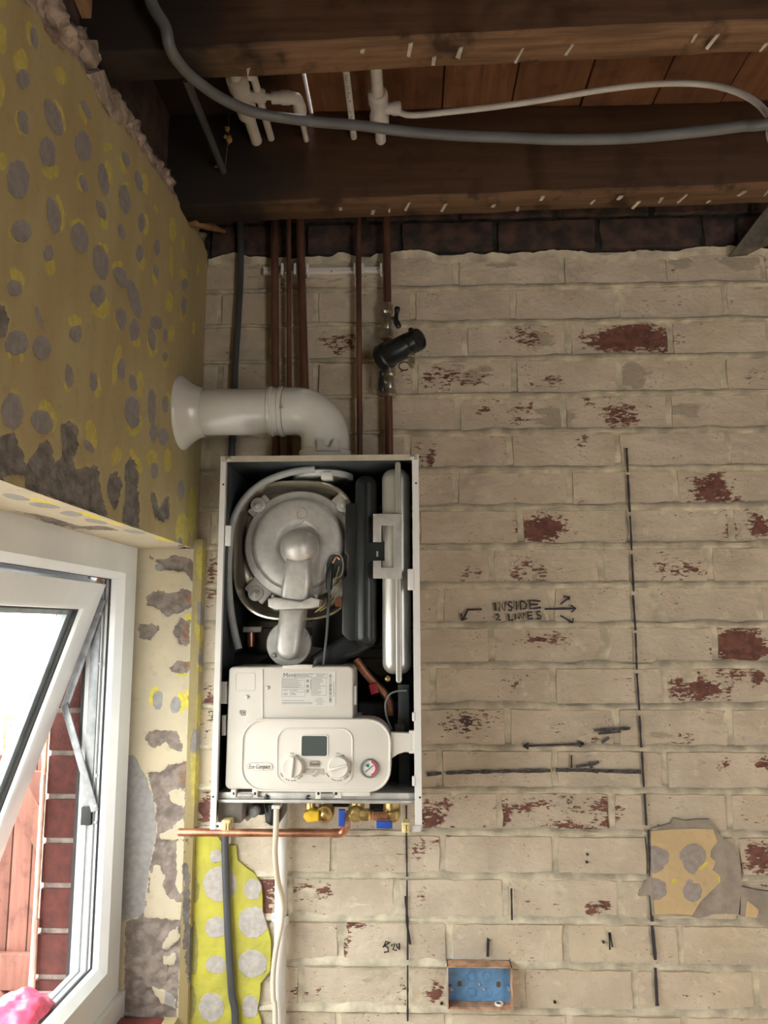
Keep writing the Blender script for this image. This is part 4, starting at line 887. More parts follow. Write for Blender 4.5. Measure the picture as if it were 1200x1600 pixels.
# electrode window and ignition lead
mb = MB(); o_ = sup(523, 884, 15, 21, -0.212, 2.4, 32); mb.ring(o_, 0.0035, -0.214, -0.20, 0.0015); part('electrode_port', mb, ALU)
part('electrode_gasket', MB().plate(inset(o_[:], 0.003), -0.2115, -0.205), DARK)
mb = MB().tube(smooth_path(line_of([(531,874),(526,870),(521,877),(517,886)], -0.222)), 0.0022, 8); part('electrode', mb, COP)
mb = MB().tube(line_of([(519,880),(516,890),(514.5,900),(514,922)], -0.226), [0.004, 0.0075, 0.008, 0.006], 10); mb.tube(smooth_path(line_of([(514,920),(513,950),(511,985),(508,1015),(505,1048)], -0.226)), 0.0032, 8)
part('ignition_lead', mb, BLACK)
for pts in ([(530,885),(524,905),(516,925),(505,945),(494,955)],[(533,905),(524,925),(508,945),(492,957)],[(535,915),(520,940),(500,955)]):
    part('sensor_wire', MB().tube(smooth_path(line_of(pts, -0.219)), 0.0011, 6), M('yellow_wire', (0.45, 0.36, 0.16), 0.5))
part('copper_reflector', MB().plate(prr(524, 934, 534, 948, -0.21), -0.212, -0.205), COP)
# black silencer duct and its mounting tab
sil = link('air_silencer', None, boiler, U(565, 880, -0.2))
part('duct_body', MB().plate(prr(554, 742, 588, 1010, -0.245, 15), -0.250, -0.09, 0.020, 5), BLACK, sil, 50)
part('duct_shoulder', MB().plate(XZ([(540,788),(566,784),(566,1000),(545,1002),(534,990),(535,905),(541,900),(543,868),(538,864)], -0.235), -0.236, -0.10, 0.003), BLACK, sil)
part('duct_elbow', MB().plate(XZ([(486,1025),(540,988),(588,990),(586,1008),(566,1022),(540,1032),(522,1052),(486,1052)], -0.205), -0.21, -0.08, 0.012), BLACK, sil)
part('mounting_tab', MB().plate(XZ([(570,849),(602,846),(602,876),(572,878)], -0.252), -0.254, -0.250), BLACK, sil)
part('slot', MB().plate(prr(588, 861, 591, 870, -0.255, 1.2), -0.2546, -0.254), GALV, sil)
# expansion vessel, seen on its edge
ves = link('expansion_vessel', None, boiler, U(620, 890, -0.2))
part('vessel_shell', MB().plate(prr(597, 731, 642, 1054, -0.255, 17, 8), -0.262, -0.05, 0.022, 6), VES, ves, 60)
part('seam', MB().plate(prr(618, 722, 627, 1067, -0.262, 4), -0.2665, -0.05, 0.002), VES, ves)
part('vessel_bracket', MB().plate(XZ([(583,803),(628,803),(628,904),(583,904),(583,876),(596,876),(596,887),(615,887),(615,821),(596,821),(596,847),(583,847)], -0.27), -0.272, -0.268, 0.0006), GALV, ves, 30)
# flue collar under the top panel
c = U(505, 731, -0.15); part('flue_collar', MB().lathe([(0.066, 0.0), (0.066, 0.012), (0.058, 0.014), (0.050, 0.02)], (c.x, -0.15, BZ1-0.026), (0, 0, 1), 40).box(c.x+0.004, c.x+0.028, -0.222, -0.195, BZ1-0.036, BZ1-0.02, 0.002), BW)
part('hose', MB().tube(smooth_path(line_of([(492,733),(470,735),(440,742),(410,755),(385,776),(366,808),(359,850),(357,900),(360,950),(367,990),(373,1014)], -0.215)), 0.0078, 12), HOSE, label='milky condensate hose')
mb = MB().box(*sorted((U(381, 985, -.16).x, U(410, 985, -.16).x)), -0.17, -0.15, U(390, 988, -.16).z, U(390, 979, -.16).z, 0.002); part('valve_bracket', mb, GALV)
part('copper_stub', MB().tube(line_of([(392, 985), (392, 1010)], -0.16), 0.008, 12), COP)
# lower right: panels, pipes, pump
part('inner_panel', MB().plate(XZ([(488,958),(604,952),(604,1056),(588,1054),(558,1022),(488,1010)], -0.10), -0.102, -0.03), M('grey_liner', (0.17, 0.175, 0.17), 0.6))
for py in (1011, 1027): part('panel_rib', MB().plate(prr(562, py, 602, py+3, -0.104), -0.1045, -0.102), BLACK)
part('copper_pipe', MB().tube(smooth_path(line_of([(556,1030),(574,1055),(590,1072),(603,1086),(609,1100),(610,1118)], -0.18)), 0.0085, 12), COP)
part('spring_clip', MB().plate(XZ([(576,1070),(588,1066),(592,1082),(580,1086)], -0.19), -0.195, -0.17, 0.002), REDP)
part('clear_tube', MB().tube(smooth_path(line_of([(636,1079),(620,1080),(608,1086),(602,1100),(604,1120),(612,1140)], -0.20)), 0.0020, 8), HOSE)
part('pump_housing', MB().plate(prr(560, 1095, 645, 1240, -0.14, 6), -0.16, -0.02, 0.008), BLACK)
part('pump_riser', MB().box(*sorted((U(622, 1100, -.17).x, U(640, 1100, -.17).x)), -0.19, -0.16, U(630, 1240, -.17).z, U(630, 1068, -.17).z, 0.003), DARK)
part('sensor_plug', MB().plate(prr(617, 1131, 632, 1142, -0.2, 1), -0.206, -0.19, 0.001).plate(prr(621, 1126, 628, 1133, -0.2, 1), -0.204, -0.19, 0.001), M('grey_plug', (0.22, 0.23, 0.23), 0.5))
p = U(606, 1060, -0.2); part('brass_fitting', MB().lathe([(0.006, 0), (0.006, 0.012), (0.003, 0.014)], (p.x, -0.2, p.z), (0, -1, 0), 8), BRASS)
part('lower_duct', MB().plate(prr(352, 1020, 430, 1060, -0.12, 4), -0.14, -0.02, 0.006), BLACK)
# ---------------- control box
YC = -0.276
ctl = link('control_box', None, boiler, U(485, 1150, YC))
def C6(cx, cy): return (320+cx*0.3, 1020+cy*0.3)
def c6(pts, Y): return XZ([C6(*p) for p in pts], Y)
def arcp(cx, cy, r_, a0, a1, n_=7): return [(cx+r_*math.cos(math.radians(a0+(a1-a0)*k/n_)), cy-r_*math.sin(math.radians(a0+(a1-a0)*k/n_))) for k in range(n_+1)]
cov = arcp(150, 98, 25, 180, 90)+arcp(745, 98, 28, 90, 0)+[(773, 345)]+[(800, 345), (800, 712)]+arcp(135, 682, 30, 270, 180)
part('cover', MB().plate(c6(cov, YC), YC, YC+0.12, 0.004), BPL, ctl)
low = arcp(310, 460, 118, 180, 90)+arcp(850, 465, 122, 90, 0)+arcp(850, 605, 120, 0, -90)+arcp(310, 600, 122, 270, 180)
lowW = c6(low, YC-0.006)
part('control_fascia', MB().plate(lowW, YC-0.008, YC+0.05, 0.004), BPL, ctl)
part('fascia_rim', MB().ring(lowW, 0.0045, YC-0.0105, YC-0.004, 0.0015), BPR, ctl)
inner = rr(*[U(*C6(a, 530), YC).x for a in (377, 775)], *[U(*C6(570, b), YC).z for b in (680, 388)], 0.023, 8)
part('fascia_inner_panel', MB().ring(inner, 0.003, YC-0.0098, YC-0.005, 0.0009), BPR, ctl)
part('cover_ridge', MB().plate(c6([(298, 88), (304, 88), (304, 345), (298, 345)], YC), YC-0.0018, YC+0.002, 0.0006), BPR, ctl)
part('cover_clip', MB().plate(c6([(405, 66), (468, 64), (468, 62), (560, 62), (560, 80), (405, 82)], YC-.002), YC-0.002, YC+0.02, 0.001), BPL, ctl)
for r_ in ((80,150,116,265),(90,325,110,430),(775,170,790,270)):
    part('side_clip', MB().plate(c6([(r_[0], r_[1]), (r_[2], r_[1]), (r_[2], r_[3]), (r_[0], r_[3])], YC+.01), YC+0.006, YC+0.02, 0.0015), BW, ctl)
part('hinge_arm', MB().plate(c6([(968,412),(1088,418),(1092,422),(1092,515),(1085,520),(1040,516),(1005,528),(975,548)], YC), YC-0.004, YC+0.012, 0.002), BPL, ctl)
part('hinge_clip', MB().plate(c6([(1064,405),(1094,405),(1094,524),(1064,524),(1064,512),(1082,508),(1082,422),(1064,418)], YC-.006), YC-0.008, YC+0.004, 0.001), BPL, ctl)
# display, knobs, buttons
def quad6(x0, y0, x1, y1, Y): return [U(*C6(x0, (y0+y1)/2), Y).x, U(*C6(x1, (y0+y1)/2), Y).x, U(*C6((x0+x1)/2, y1), Y).z, U(*C6((x0+x1)/2, y0), Y).z]
part('display_bezel', MB().ring(rr(*quad6(499, 426, 644, 544, YC-.008), 0.006), 0.0025, YC-0.0095, YC-0.004, 0.0008), BPR, ctl)
part('display', MB().plate(rr(*quad6(504, 431, 639, 539, YC-.008), 0.005), YC-0.0085, YC-0.005), M('grey_lcd', (0.085, 0.10, 0.10), 0.18, var=0.02), ctl)
def knob(cx, cy, ang):
    c_ = U(*C6(cx, cy), YC-0.02); r_ = 0.0205
    kb = part('knob', MB().lathe([(r_, 0), (r_, 0.004), (r_*0.93, 0.012), (r_*0.88, 0.0135), (0.002, 0.012)], (c_.x, YC-0.007, c_.z), (0, -1, 0), 32), BPR, ctl)
    a = math.radians(ang); d = Vector((math.cos(a), 0, math.sin(a)))
    MB().obox(Vector((c_.x, YC-0.0215, c_.z)), d*0.037, Vector((0, 0.008, 0)), Vector((-d.z, 0, d.x))*0.0048, 0.0015).build('grip', BPR, kb)
    mk = MB(); cg = U(*C6(cx, cy), YC-.008)
    for a0, a1, nn in ((205, 232, 1), (240, 262, 2), (266, 290, 2), (300, 325, 2), (60, 80, 1), (335, 350, 1)):
        for j in range(nn):
            s0 = a0+(a1-a0)*j/nn; s1 = a0+(a1-a0)*(j+0.75)/nn
            V = [(cg.x+q*math.cos(math.radians(s)), YC-0.0088, cg.z+q*math.sin(math.radians(s))) for s in (s0, (s0+s1)/2, s1) for q in (0.0235, 0.0250)]
            mk.add(V, [(0, 1, 3, 2), (2, 3, 5, 4)])
    for dx, dz in ((-0.002, 0.026), (0.002, 0.026)): mk.add([(cg.x+dx-.0015, YC-.0088, cg.z+dz-.0008), (cg.x+dx+.001, YC-.0088, cg.z+dz-.0008), (cg.x+dx+.001, YC-.0088, cg.z+dz+.0008), (cg.x+dx-.0015, YC-.0088, cg.z+dz+.0008)], [(0, 1, 2, 3)])
    mk.build('dial_marks', INKL, kb, smooth=0)['kind'] = 'stuff'
knob(455, 597, 84); knob(694, 597, 14)
bt = part('reset_button', MB().plate(rr(*quad6(545, 563, 598, 594, YC-.009), 0.003), YC-0.0115, YC-0.005, 0.001), M('grey_button', (0.42, 0.38, 0.33), 0.45), ctl)
mb = MB(); p = U(*C6(572, 579), YC-.0118); text_mesh(mb, 'Reset', p.x, p.z, 0.0052, YC-0.0118, bold=0.01); mb.build('lettering', INKL, bt, smooth=0)
mb = MB(); sx = c6([(524,604),(618,604),(622,636),(596,634),(572,648),(548,634),(522,634)], YC-.009); mb.plate(sx, YC-0.0095, YC-0.006, 0.0006); lb = part('function_label', mb, M('grey_label', (0.46, 0.43, 0.38), 0.5), ctl)
MB().tube([Vector((a, YC-0.0098, b)) for a, b in c6([(555, 632), (572, 628), (588, 612)], YC-.009)], 0.0012, 6).build('switch_tick', BPR, lb)
gc = U(*C6(858, 602), YC-.01); gg = link('pressure_gauge', None, ctl, Vector((gc.x, YC-.01, gc.z)))
MB().lathe([(0.0178, 0), (0.0178, 0.004), (0.0165, 0.006), (0.0150, 0.006), (0.0145, 0.002)], (gc.x, YC-0.008, gc.z), (0, -1, 0), 32, False).build('gauge_bezel', M('grey_bezel', (0.20, 0.20, 0.20), 0.4), gg)
MB().plate(circ(gc.x, gc.z, 0.0147), YC-0.0098, YC-0.007).build('gauge_face', M('gauge_white', (0.75, 0.75, 0.75), 0.4), gg)
def arcband(mb, r0_, r1_, a0, a1, y):
    V = []
    for k in range(13):
        a = math.radians(a0+(a1-a0)*k/12); V += [(gc.x+q*math.cos(a), y, gc.z+q*math.sin(a)) for q in (r0_, r1_)]
    mb.add(V, [(2*k, 2*k+1, 2*k+3, 2*k+2) for k in range(12)]); return mb
arcband(MB(), 0.011, 0.0142, -75, 75, YC-0.0101).build('red_zone', M('gauge_red', (0.65, 0.03, 0.06), 0.4), gg, smooth=0)
arcband(MB(), 0.003, 0.009, 95, 150, YC-0.0101).build('green_zone', M('gauge_green', (0.04, 0.20, 0.10), 0.4), gg, smooth=0)
MB().obox(Vector((gc.x, YC-0.0106, gc.z)), Vector((0.016, 0, 0.013)), Vector((0, 0.0006, 0)), Vector((-0.0008, 0, 0.001))).build('needle', INKL, gg, smooth=0)
# badge and data label
badge = part('badge', MB().plate(rr(*quad6(217, 573, 352, 614, YC-.009), 0.008), YC-0.0092, YC-0.006, 0.0008).ring(rr(*quad6(217, 573, 352, 614, YC-.009), 0.008), 0.0012, YC-0.0098, YC-0.007, 0.0004), BPR, ctl)
mb = MB(); p = U(*C6(285, 592), YC-.0096); text_mesh(mb, 'Eco Compact', p.x, p.z, 0.0078, YC-0.0096, shear=0.25, bold=0.012, width=0.0415); mb.build('lettering', INKL, badge, smooth=0)
Yl = YC-0.0009; lab = part('data_label', MB().plate(rr(*quad6(400, 96, 680, 277, YC), 0.001), Yl, YC+0.001), M('label_paper', (0.66, 0.655, 0.63), 0.5, var=0.01), ctl)
mb = MB(); Yt = Yl-0.0003
def bar6(x0, y0, x1, y1):
    a, b_, c_, d_ = quad6(x0, y0, x1, y1, YC); mb.add([(a, Yt, c_), (b_, Yt, c_), (b_, Yt, d_), (a, Yt, d_)], [(0, 1, 2, 3)])
def frame6(x0, y0, x1, y1, w=1.0):
    bar6(x0, y0, x1, y0+w); bar6(x0, y1-w, x1, y1); bar6(x0, y0, x0+w, y1); bar6(x1-w, y0, x1, y1)
p = U(*C6(411, 116), YC); text_mesh(mb, 'M', p.x, p.z, 0.0085, Yt, bold=0.0, centre=False)
p = U(*C6(434, 118), YC); text_mesh(mb, 'AIN', p.x, p.z, 0.0060, Yt, bold=0.0, centre=False)
frame6(466, 107, 640, 128); frame6(402, 132, 520, 182); frame6(402, 190, 522, 228); bar6(444, 190, 445, 228); bar6(444, 204, 522, 205); frame6(556, 132, 634, 222); frame6(580, 107, 640, 128)
for y in range(112, 126, 5): bar6(470, y, 470+R.randint(70, 105), y+1.6); bar6(584, y, 584+R.randint(30, 52), y+1.4)
for y in range(137, 180, 6): bar6(404, y, 404+R.randint(80, 112), y+1.5)
for y in range(137, 220, 7): bar6(559, y, 559+R.randint(25, 70), y+1.5)
for y in (195, 210, 217): bar6(410, y, 432, y+2); bar6(450, y, 450+R.randint(20, 60), y+2)
for y in (248, 257, 264): bar6(402, y, 402+R.randint(110, 160), y+1.6)
for y in (236, 244, 252, 260, 267): bar6(575+R.randint(0, 12), y, 622-R.randint(0, 10), y+1.4)
for k in range(30):
    w = R.choice((1.2, 2.2, 3.4)); y = 113+k*5; bar6(648, y, 661, y+w)
for k in range(22): bar6(670, 150+k*3.6, 673, 152+k*3.6)
for y, s_ in ((148, 9), (175, 9), (200, 10)): frame6(530, y-s_, 542, y+s_-3, 2); bar6(533, y-4, 540, y)
for y in range(140, 190, 9): bar6(550, y, 554, y+5)
mb.build('print', INKL, lab, smooth=0)
mb = MB()
def bar6b(x0, y0, x1, y1): 
    a, b_, c_, d_ = quad6(x0, y0, x1, y1, YC); mb.add([(a, YC-0.0006, c_), (b_, YC-0.0006, c_), (b_, YC-0.0006, d_), (a, YC-0.0006, d_)], [(0, 1, 2, 3)])
bar6b(183, 298, 186, 320); bar6b(190, 300, 193, 326); bar6b(193, 322, 212, 326); bar6b(209, 300, 212, 322); bar6b(193, 300, 209, 303); bar6b(198, 308, 206, 316)
mb.build('printed_mark', INKL, ctl, smooth=0)
part('embossed_square', MB().ring(rr(*quad6(160, 105, 262, 200, YC), 0.003), 0.001, YC-0.0007, YC+0.001, 0.0003), BPL, ctl)
for a, b_ in ((328, 181), (220, 230)):
    p = U(*C6(a, b_), YC); part('screw_boss', MB().lathe([(0.004, 0), (0.0035, 0.002), (0.0018, 0.0026)], (p.x, YC, p.z), (0, -1, 0), 12), GALV, ctl)
# hinges and bottom rail
for x0, x1, y1 in ((137, 163, 754), (247, 276, 752), (577, 606, 760), (668, 712, 756)):
    part('hinge_tab', MB().plate(c6([(x0, 712), (x1, 712), (x1, y1), (x0, y1)], YC-.004), YC-0.006, YC+0.012, 0.001), BPL, ctl)
    part('hinge_hole', MB().plate(c6([(x0+9, 726), (x1-9 if x1-x0 < 40 else x0+22, 726), (x1-9 if x1-x0 < 40 else x0+22, 740), (x0+9, 740)], YC-.006), YC-0.0064, YC-0.005), BLACK, ctl)
part('lower_lip', MB().plate(c6([(712, 720), (862, 722), (862, 745), (712, 745)], YC), YC-0.004, YC+0.012, 0.001), BPL, ctl)
for x0, x1 in ((172, 250), (605, 672)): part('hinge_pin', MB().tube(line_of([C6(x0, 742), C6(x1, 742)], YC-.004), 0.0042, 12), GALV, ctl)
rz1, rz0 = U(490, 1238, -0.27).z, U(490, 1254, -0.27).z
part('bottom_rail', MB().box(BX0+0.011, BX1-0.012, -0.272, -0.02, rz0+0.006, rz1, 0.001).box(BX0+0.011, BX1-0.012, -0.278, -0.262, rz0, rz0+0.0065, 0.0015), GALV)
for px in (417, 481): part('rail_screw', MB().lathe([(0.005, 0), (0.005, 0.002), (0.003, 0.003)], U(px, 1246, -0.2725), (0, -1, 0), 10), BLACK)
for pts in ([(402,1244),(410,1246),(416,1240)],[(482,1246),(494,1244),(500,1238)]): part('wire_spring', MB().tube(smooth_path(line_of(pts, -0.2745)), 0.0012, 6), GALV)
for r_ in ((347,1281,361,1297),(628,1284,641,1300)):
    part('foot_clip', MB().plate(prr(*r_, YB, 1.5), YB-0.006, YB+0.022, 0.0015).plate(prr(r_[0]+4, r_[1]+5, r_[0]+6.5, r_[3], YB-.006), YB-0.010, YB-0.004, 0.0006).plate(prr(r_[0]+8.5, r_[1]+5, r_[0]+11, r_[3], YB-.006), YB-0.010, YB-0.004, 0.0006), CREAMP, boiler)
part('corner_tab', MB().plate(prr(642, 1289, 658, 1299, YB, 2), YB-0.0035, YB-0.0015, 0.0004), M('clear_plastic_tab', (0.62, 0.60, 0.58), 0.3))
# connections below the rail
part('drip_tray', MB().plate(prr(341, 1250, 379, 1286, -0.26, 4), -0.262, -0.12, 0.002), M('smoked_tray', (0.23, 0.21, 0.19), 0.4))
part('condensate_trap', MB().plate(XZ([(413,1250),(443,1250),(441,1278),(436,1287),(425,1289),(416,1283)], -0.18), -0.20, -0.12, 0.012), BLACK)
part('drain_cock', MB().tube(line_of([(384,1279),(398,1266)], -0.22), 0.0065, 10).lathe([(0.011, 0), (0.011, 0.014), (0.007, 0.018), (0.004, 0.018)], U(398, 1266, -0.22), (0, -1, 0), 16), M('grey_plastic', (0.26, 0.28, 0.29), 0.4))
part('inlet_shadow_box', MB().plate(prr(380, 1250, 415, 1272, -0.15, 3), -0.16, -0.08, 0.003), BLACK)
part('cable_gland', MB().plate(prr(426, 1256, 439, 1262, -0.25, 1), -0.262, -0.236, 0.001), BW)
def nutted(name, px, py, Y, r_, axis, prof, mat, label=None, seg=20):
    return part(name, MB().lathe([(a*r_, h) for a, h in prof], U(px, py, Y), axis, seg), mat, boiler, 30, label)
gv = link('gas_cock', None, boiler, U(498, 1272, -0.21))
MB().plate(XZ([(476,1268),(485,1264),(499,1266),(499,1282),(481,1284),(474,1276)], -0.215), -0.225, -0.19, 0.004).build('cap', YEL, gv)
MB().lathe([(0.010, -0.016), (0.010, 0.02)], U(485, 1258, -0.2), (0, 0, 1), 14).build('spindle', BRASS, gv)
MB().lathe([(0.013, -0.03), (0.0175, -0.03), (0.0175, 0), (0.015, 0.004), (0.013, 0.004), (0.011, 0.001), (0.007, 0.004), (0.006, 0.008), (0.002, 0.009)], U(507, 1272, -0.215), (0, -1, 0), 24).build('brass_body', BRASS, gv)
MB().tube([U(507, 1252, -0.19), U(507, 1270, -0.19)], 0.011, 16).build('tail', BRASS, gv)
v1 = link('isolation_valve', None, boiler, U(556, 1272, -0.21))
MB().plate(prr(529, 1265, 539, 1291, -0.225, 1), -0.228, -0.220, 0.001).build('lever', BLUE, v1)
MB().lathe([(0.015, -0.02), (0.0165, -0.016), (0.0165, 0), (0.012, 0.006), (0.008, 0.008), (0.008, 0.012), (0.003, 0.012)], U(556, 1272, -0.21), (0, -1, 0), 20).build('valve_body', BRASS, v1)
MB().tube(line_of([(541, 1273), (556, 1272), (582, 1274)], -0.205), [0.008, 0.012, 0.009], 14).build('tail', BRASS, v1)
MB().lathe([(0.011, -0.016), (0.0125, -0.012), (0.0125, 0.004), (0.010, 0.008)], U(573, 1273, -0.207), (1, 0, 0), 8).build('union_nut', BRASS, v1, 20)
MB().tube(line_of([(558, 1250), (557, 1266)], -0.195), 0.015, 18).build('riser', BRASS, v1)
v2 = link('isolation_valve', None, boiler, U(612, 1272, -0.21))
MB().plate(prr(588, 1283, 613, 1294, -0.235, 1), -0.238, -0.232, 0.001).build('lever', BLUE, v2)
MB().lathe([(0.016, -0.02), (0.0175, -0.016), (0.0175, 0), (0.014, 0.005), (0.009, 0.006)], U(612, 1272, -0.205), (0, -1, 0), 20).build('valve_body', BRASS, v2)
MB().tube(line_of([(583, 1276), (606, 1276)], -0.222), 0.0078, 14).build('copper_link', COP, v2)
MB().tube(line_of([(612, 1250), (612, 1268)], -0.195), 0.017, 18).build('riser', BRASS, v2)
MB().plate(XZ([(604,1268),(621,1266),(622,1280),(606,1281)], -0.215), -0.224, -0.20, 0.004).build('lug', BRASS, v2)
for r_ in ((545,1248,552,1262),(578,1250,600,1266),(520,1250,545,1258)): part('black_union', MB().plate(prr(*r_, -0.15, 2), -0.17, -0.12, 0.003), BLACK)
part('vent_screw', MB().lathe([(0.003, 0), (0.002, 0.002)], U(564, 1284, -0.222), (0, -1, 0), 10), GALV)

# ================================================================== flue
PVC = M('glossy_flue_pvc', (0.80, 0.80, 0.765), 0.16, var=0.05, scale=9)
YFL = -0.165
flue = thing('flue_elbow', U(505, 690, YFL), 'off-white plastic flue elbow from the boiler top into the wall', 'flue')
fc = U(440, 643, YFL); fr_ = 37.5*ppm(YFL); vx = U(508, 690, YFL).x; zb = BZ1
part('wall_collar', MB().lathe([(0.083, 0.0), (0.083, 0.004), (0.076, 0.010), (0.066, 0.022), (0.058, 0.036), (0.054, 0.048), (fr_+0.001, 0.050)], (XL, YFL, fc.z), (1, 0, 0), 44, False), PVC, flue, 60, 'flared rubber wall collar')
x1 = U(432, 643, YFL).x; part('straight_tube', MB().tube([(XL+0.004, YFL, fc.z), (x1, YFL, fc.z)], fr_, 44), PVC, flue, 60)
mb = MB().lathe([(fr_, 0), (fr_+0.004, 0.001), (fr_+0.0045, 0.008), (fr_+0.002, 0.010), (fr_+0.002, 0.022), (fr_+0.0045, 0.024), (fr_+0.0045, 0.031), (fr_+0.001, 0.033)], (U(421, 643, YFL).x, YFL, fc.z), (1, 0, 0), 44, False)
part('socket_ring', mb, PVC, flue, 40)
rb = 0.066; path = [Vector((U(445, 643, YFL).x, YFL, fc.z))]
for k in range(15):
    a = math.radians(90*k/14); path.append(Vector((vx-rb+rb*math.sin(a), YFL, fc.z-rb+rb*math.cos(a))))
path.append(Vector((vx, YFL, zb+0.03)))
part('bend', MB().tube(path, fr_+0.0015, 44), PVC, flue, 60)
part('base_socket', MB().lathe([(fr_+0.003, 0.0), (fr_+0.006, 0.002), (fr_+0.006, 0.034), (fr_+0.003, 0.037), (fr_+0.001, 0.037)], (vx, YFL, zb), (0, 0, 1), 44, False), PVC, flue, 40)
part('base_socket_clip', MB().plate(XZ([(496,686),(504,688),(510,699),(516,699),(522,686),(531,688),(532,705),(495,705)], YFL-.06), YFL-0.064, YFL-0.056, 0.001), M('clip_grey_plastic', (0.62, 0.62, 0.60), 0.3), flue)
part('screw', MB().lathe([(0.004, 0), (0.003, 0.003)], U(439, 636, YFL-.054), (0, -1, 0.2), 10), GALV, flue)

# ================================================================== pipes and cables on the wall
OLDCOP = M('dull_copper', (0.21, 0.105, 0.075), 0.42, 0.5, var=0.3, scale=18, stretch=(1, 1, 0.3), alt=(0.12, 0.06, 0.042))
NICK = M('nickel_valve', (0.50, 0.46, 0.38), 0.3, 0.85, var=0.15, scale=60)
WPL = M('white_plastic', (0.78, 0.77, 0.74), 0.4, var=0.04, scale=8)
CPL = M('cream_cable', (0.74, 0.68, 0.56), 0.45, var=0.05, scale=8)
GCAB = M('dark_grey_cable', (0.065, 0.072, 0.08), 0.42, var=0.12, scale=12)
GCAB2 = M('mid_grey_cable', (0.14, 0.148, 0.155), 0.42, var=0.10, scale=12)
YP = -0.036
def run(name, pts, r_, mat, label, cat, group=None, seg=14, n_=6, caps=True):
    o = MB().tube(smooth_path(pts, n_), r_, seg, caps).build(name, mat, smooth=60); return tag(o, label, cat, group)
def vert(px0, py0, px1, py1, r_, label):
    a, b_ = U(px0, py0, YP), U(px1, py1, YP); d = (b_-a)/(b_.z-a.z)
    return run('copper_pipe', [a+d*(2.53-a.z), a+d*(2.2-a.z), a+d*(BZ1+0.001-a.z)], r_, OLDCOP, label, 'pipe', 'copper pipes rising from the boiler')
vert(429, 360, 431, 700, 0.0098, 'leftmost of the copper pipes rising from the boiler, thick and dull')
vert(451, 360, 452, 600, 0.0062, 'thin copper pipe between the two thick pipes left of the flue stub')
vert(469, 360, 476, 600, 0.0100, 'thick copper pipe nearest the clip rail, third from the left')
vert(560, 360, 562, 700, 0.0068, 'thin bright copper pipe passing just right of the flue elbow')
pf = vert(604, 360, 608, 700, 0.0096, 'copper pipe carrying the black filter and two nickel valves')
rail = thing('pipe_clip_rail', U(500, 424, -0.012), 'white plastic clip rail holding the copper pipes', 'clip rail')
for r_ in ((412,418,446,429),(455,418,464,429),(480,419,602,428)): part('rail', MB().plate(prr(*r_, -0.012), -0.018, -0.007, 0.001).plate(prr(r_[0], 422, r_[2], 425, -0.019), -0.0205, -0.017, 0.0005), WPL, rail)
for px in (442, 462, 481, 555, 567, 596): part('clip', MB().plate(prr(px-2, 415, px+2, 432, -0.02, 1), -0.034, -0.014, 0.001), WPL, rail)
part('screw', MB().lathe([(0.003, 0), (0.002, 0.002)], U(518, 424, -0.0206), (0, -1, 0), 8), GALV, rail)
run('grey_cable', [U(*p, -0.022) for p in ((373,300),(375,360),(376,420),(372,500),(368,560),(366,620),(364,690),(362,720))]+[U(352, 1285, -0.022), U(352, 1300, -0.024), U(352, 1340, -0.024), U(354, 1400, -0.024), U(357, 1470, -0.024), U(362, 1550, -0.024), U(367, 1620, -0.024), Vector((-0.40, -0.024, 0.25)), Vector((-0.40, -0.024, 0.01))], 0.0082, GCAB, 'dark grey cable running down the wall behind the boiler', 'cable')
wp = thing('waste_pipe', U(440, 1600, -0.03), 'white plastic waste pipe below the boiler', 'pipe')
a, b_ = U(440, 1270, -0.03), U(440, 1600, -0.03); part('pipe', MB().tube([Vector((a.x, -0.03, 1.16)), Vector((b_.x, -0.03, 0.002))], 0.0135, 22), WPL, wp, 60)
cz = U(440, 1437, -0.03).z; part('saddle_clip', MB().lathe([(0.0145, -0.009), (0.0162, -0.008), (0.0162, 0.008), (0.0145, 0.009)], ((a.x+b_.x)/2, -0.03, cz), (0, 0, 1), 22, False).box(b_.x-0.028, b_.x-0.010, -0.016, -0.010, cz-0.010, cz+0.008, 0.001), WPL, wp, 40)
part('screw', MB().lathe([(0.003, 0), (0.0025, 0.0015)], (b_.x-0.021, -0.016, cz), (0, -1, 0), 8), BLACK, wp)
run('power_cable', [U(432, 1260, -0.248), U(431, 1300, -0.235), U(430, 1335, -0.19), U(434, 1375, -0.13), U(441, 1405, -0.09), U(440, 1440, -0.075), U(432, 1480, -0.065), U(427, 1520, -0.06), U(427, 1560, -0.06), U(430, 1600, -0.06), Vector((-0.29, -0.06, 0.35)), Vector((-0.29, -0.06, 0.01))], 0.0056, CPL, 'cream power cable hanging from the boiler in front of the waste pipe', 'cable')
gp = thing('gas_pipe', U(420, 1301, -0.085), 'horizontal copper gas pipe under the boiler with an elbow', 'pipe')
xe = U(524, 1302, -0.085)
part('pipe', MB().tube([(XL+0.001, -0.085, xe.z), (xe.x, -0.085, xe.z)], 0.0082, 16), COP, gp, 60)
part('elbow', MB().tube(smooth_path([xe-Vector((.006, 0, 0)), xe, U(533, 1301, -0.085), U(539, 1296, -0.09), U(541, 1287, -0.105), U(541, 1278, -0.15), U(541, 1276, -0.185)], 5), 0.0094, 16), COP, gp, 60)

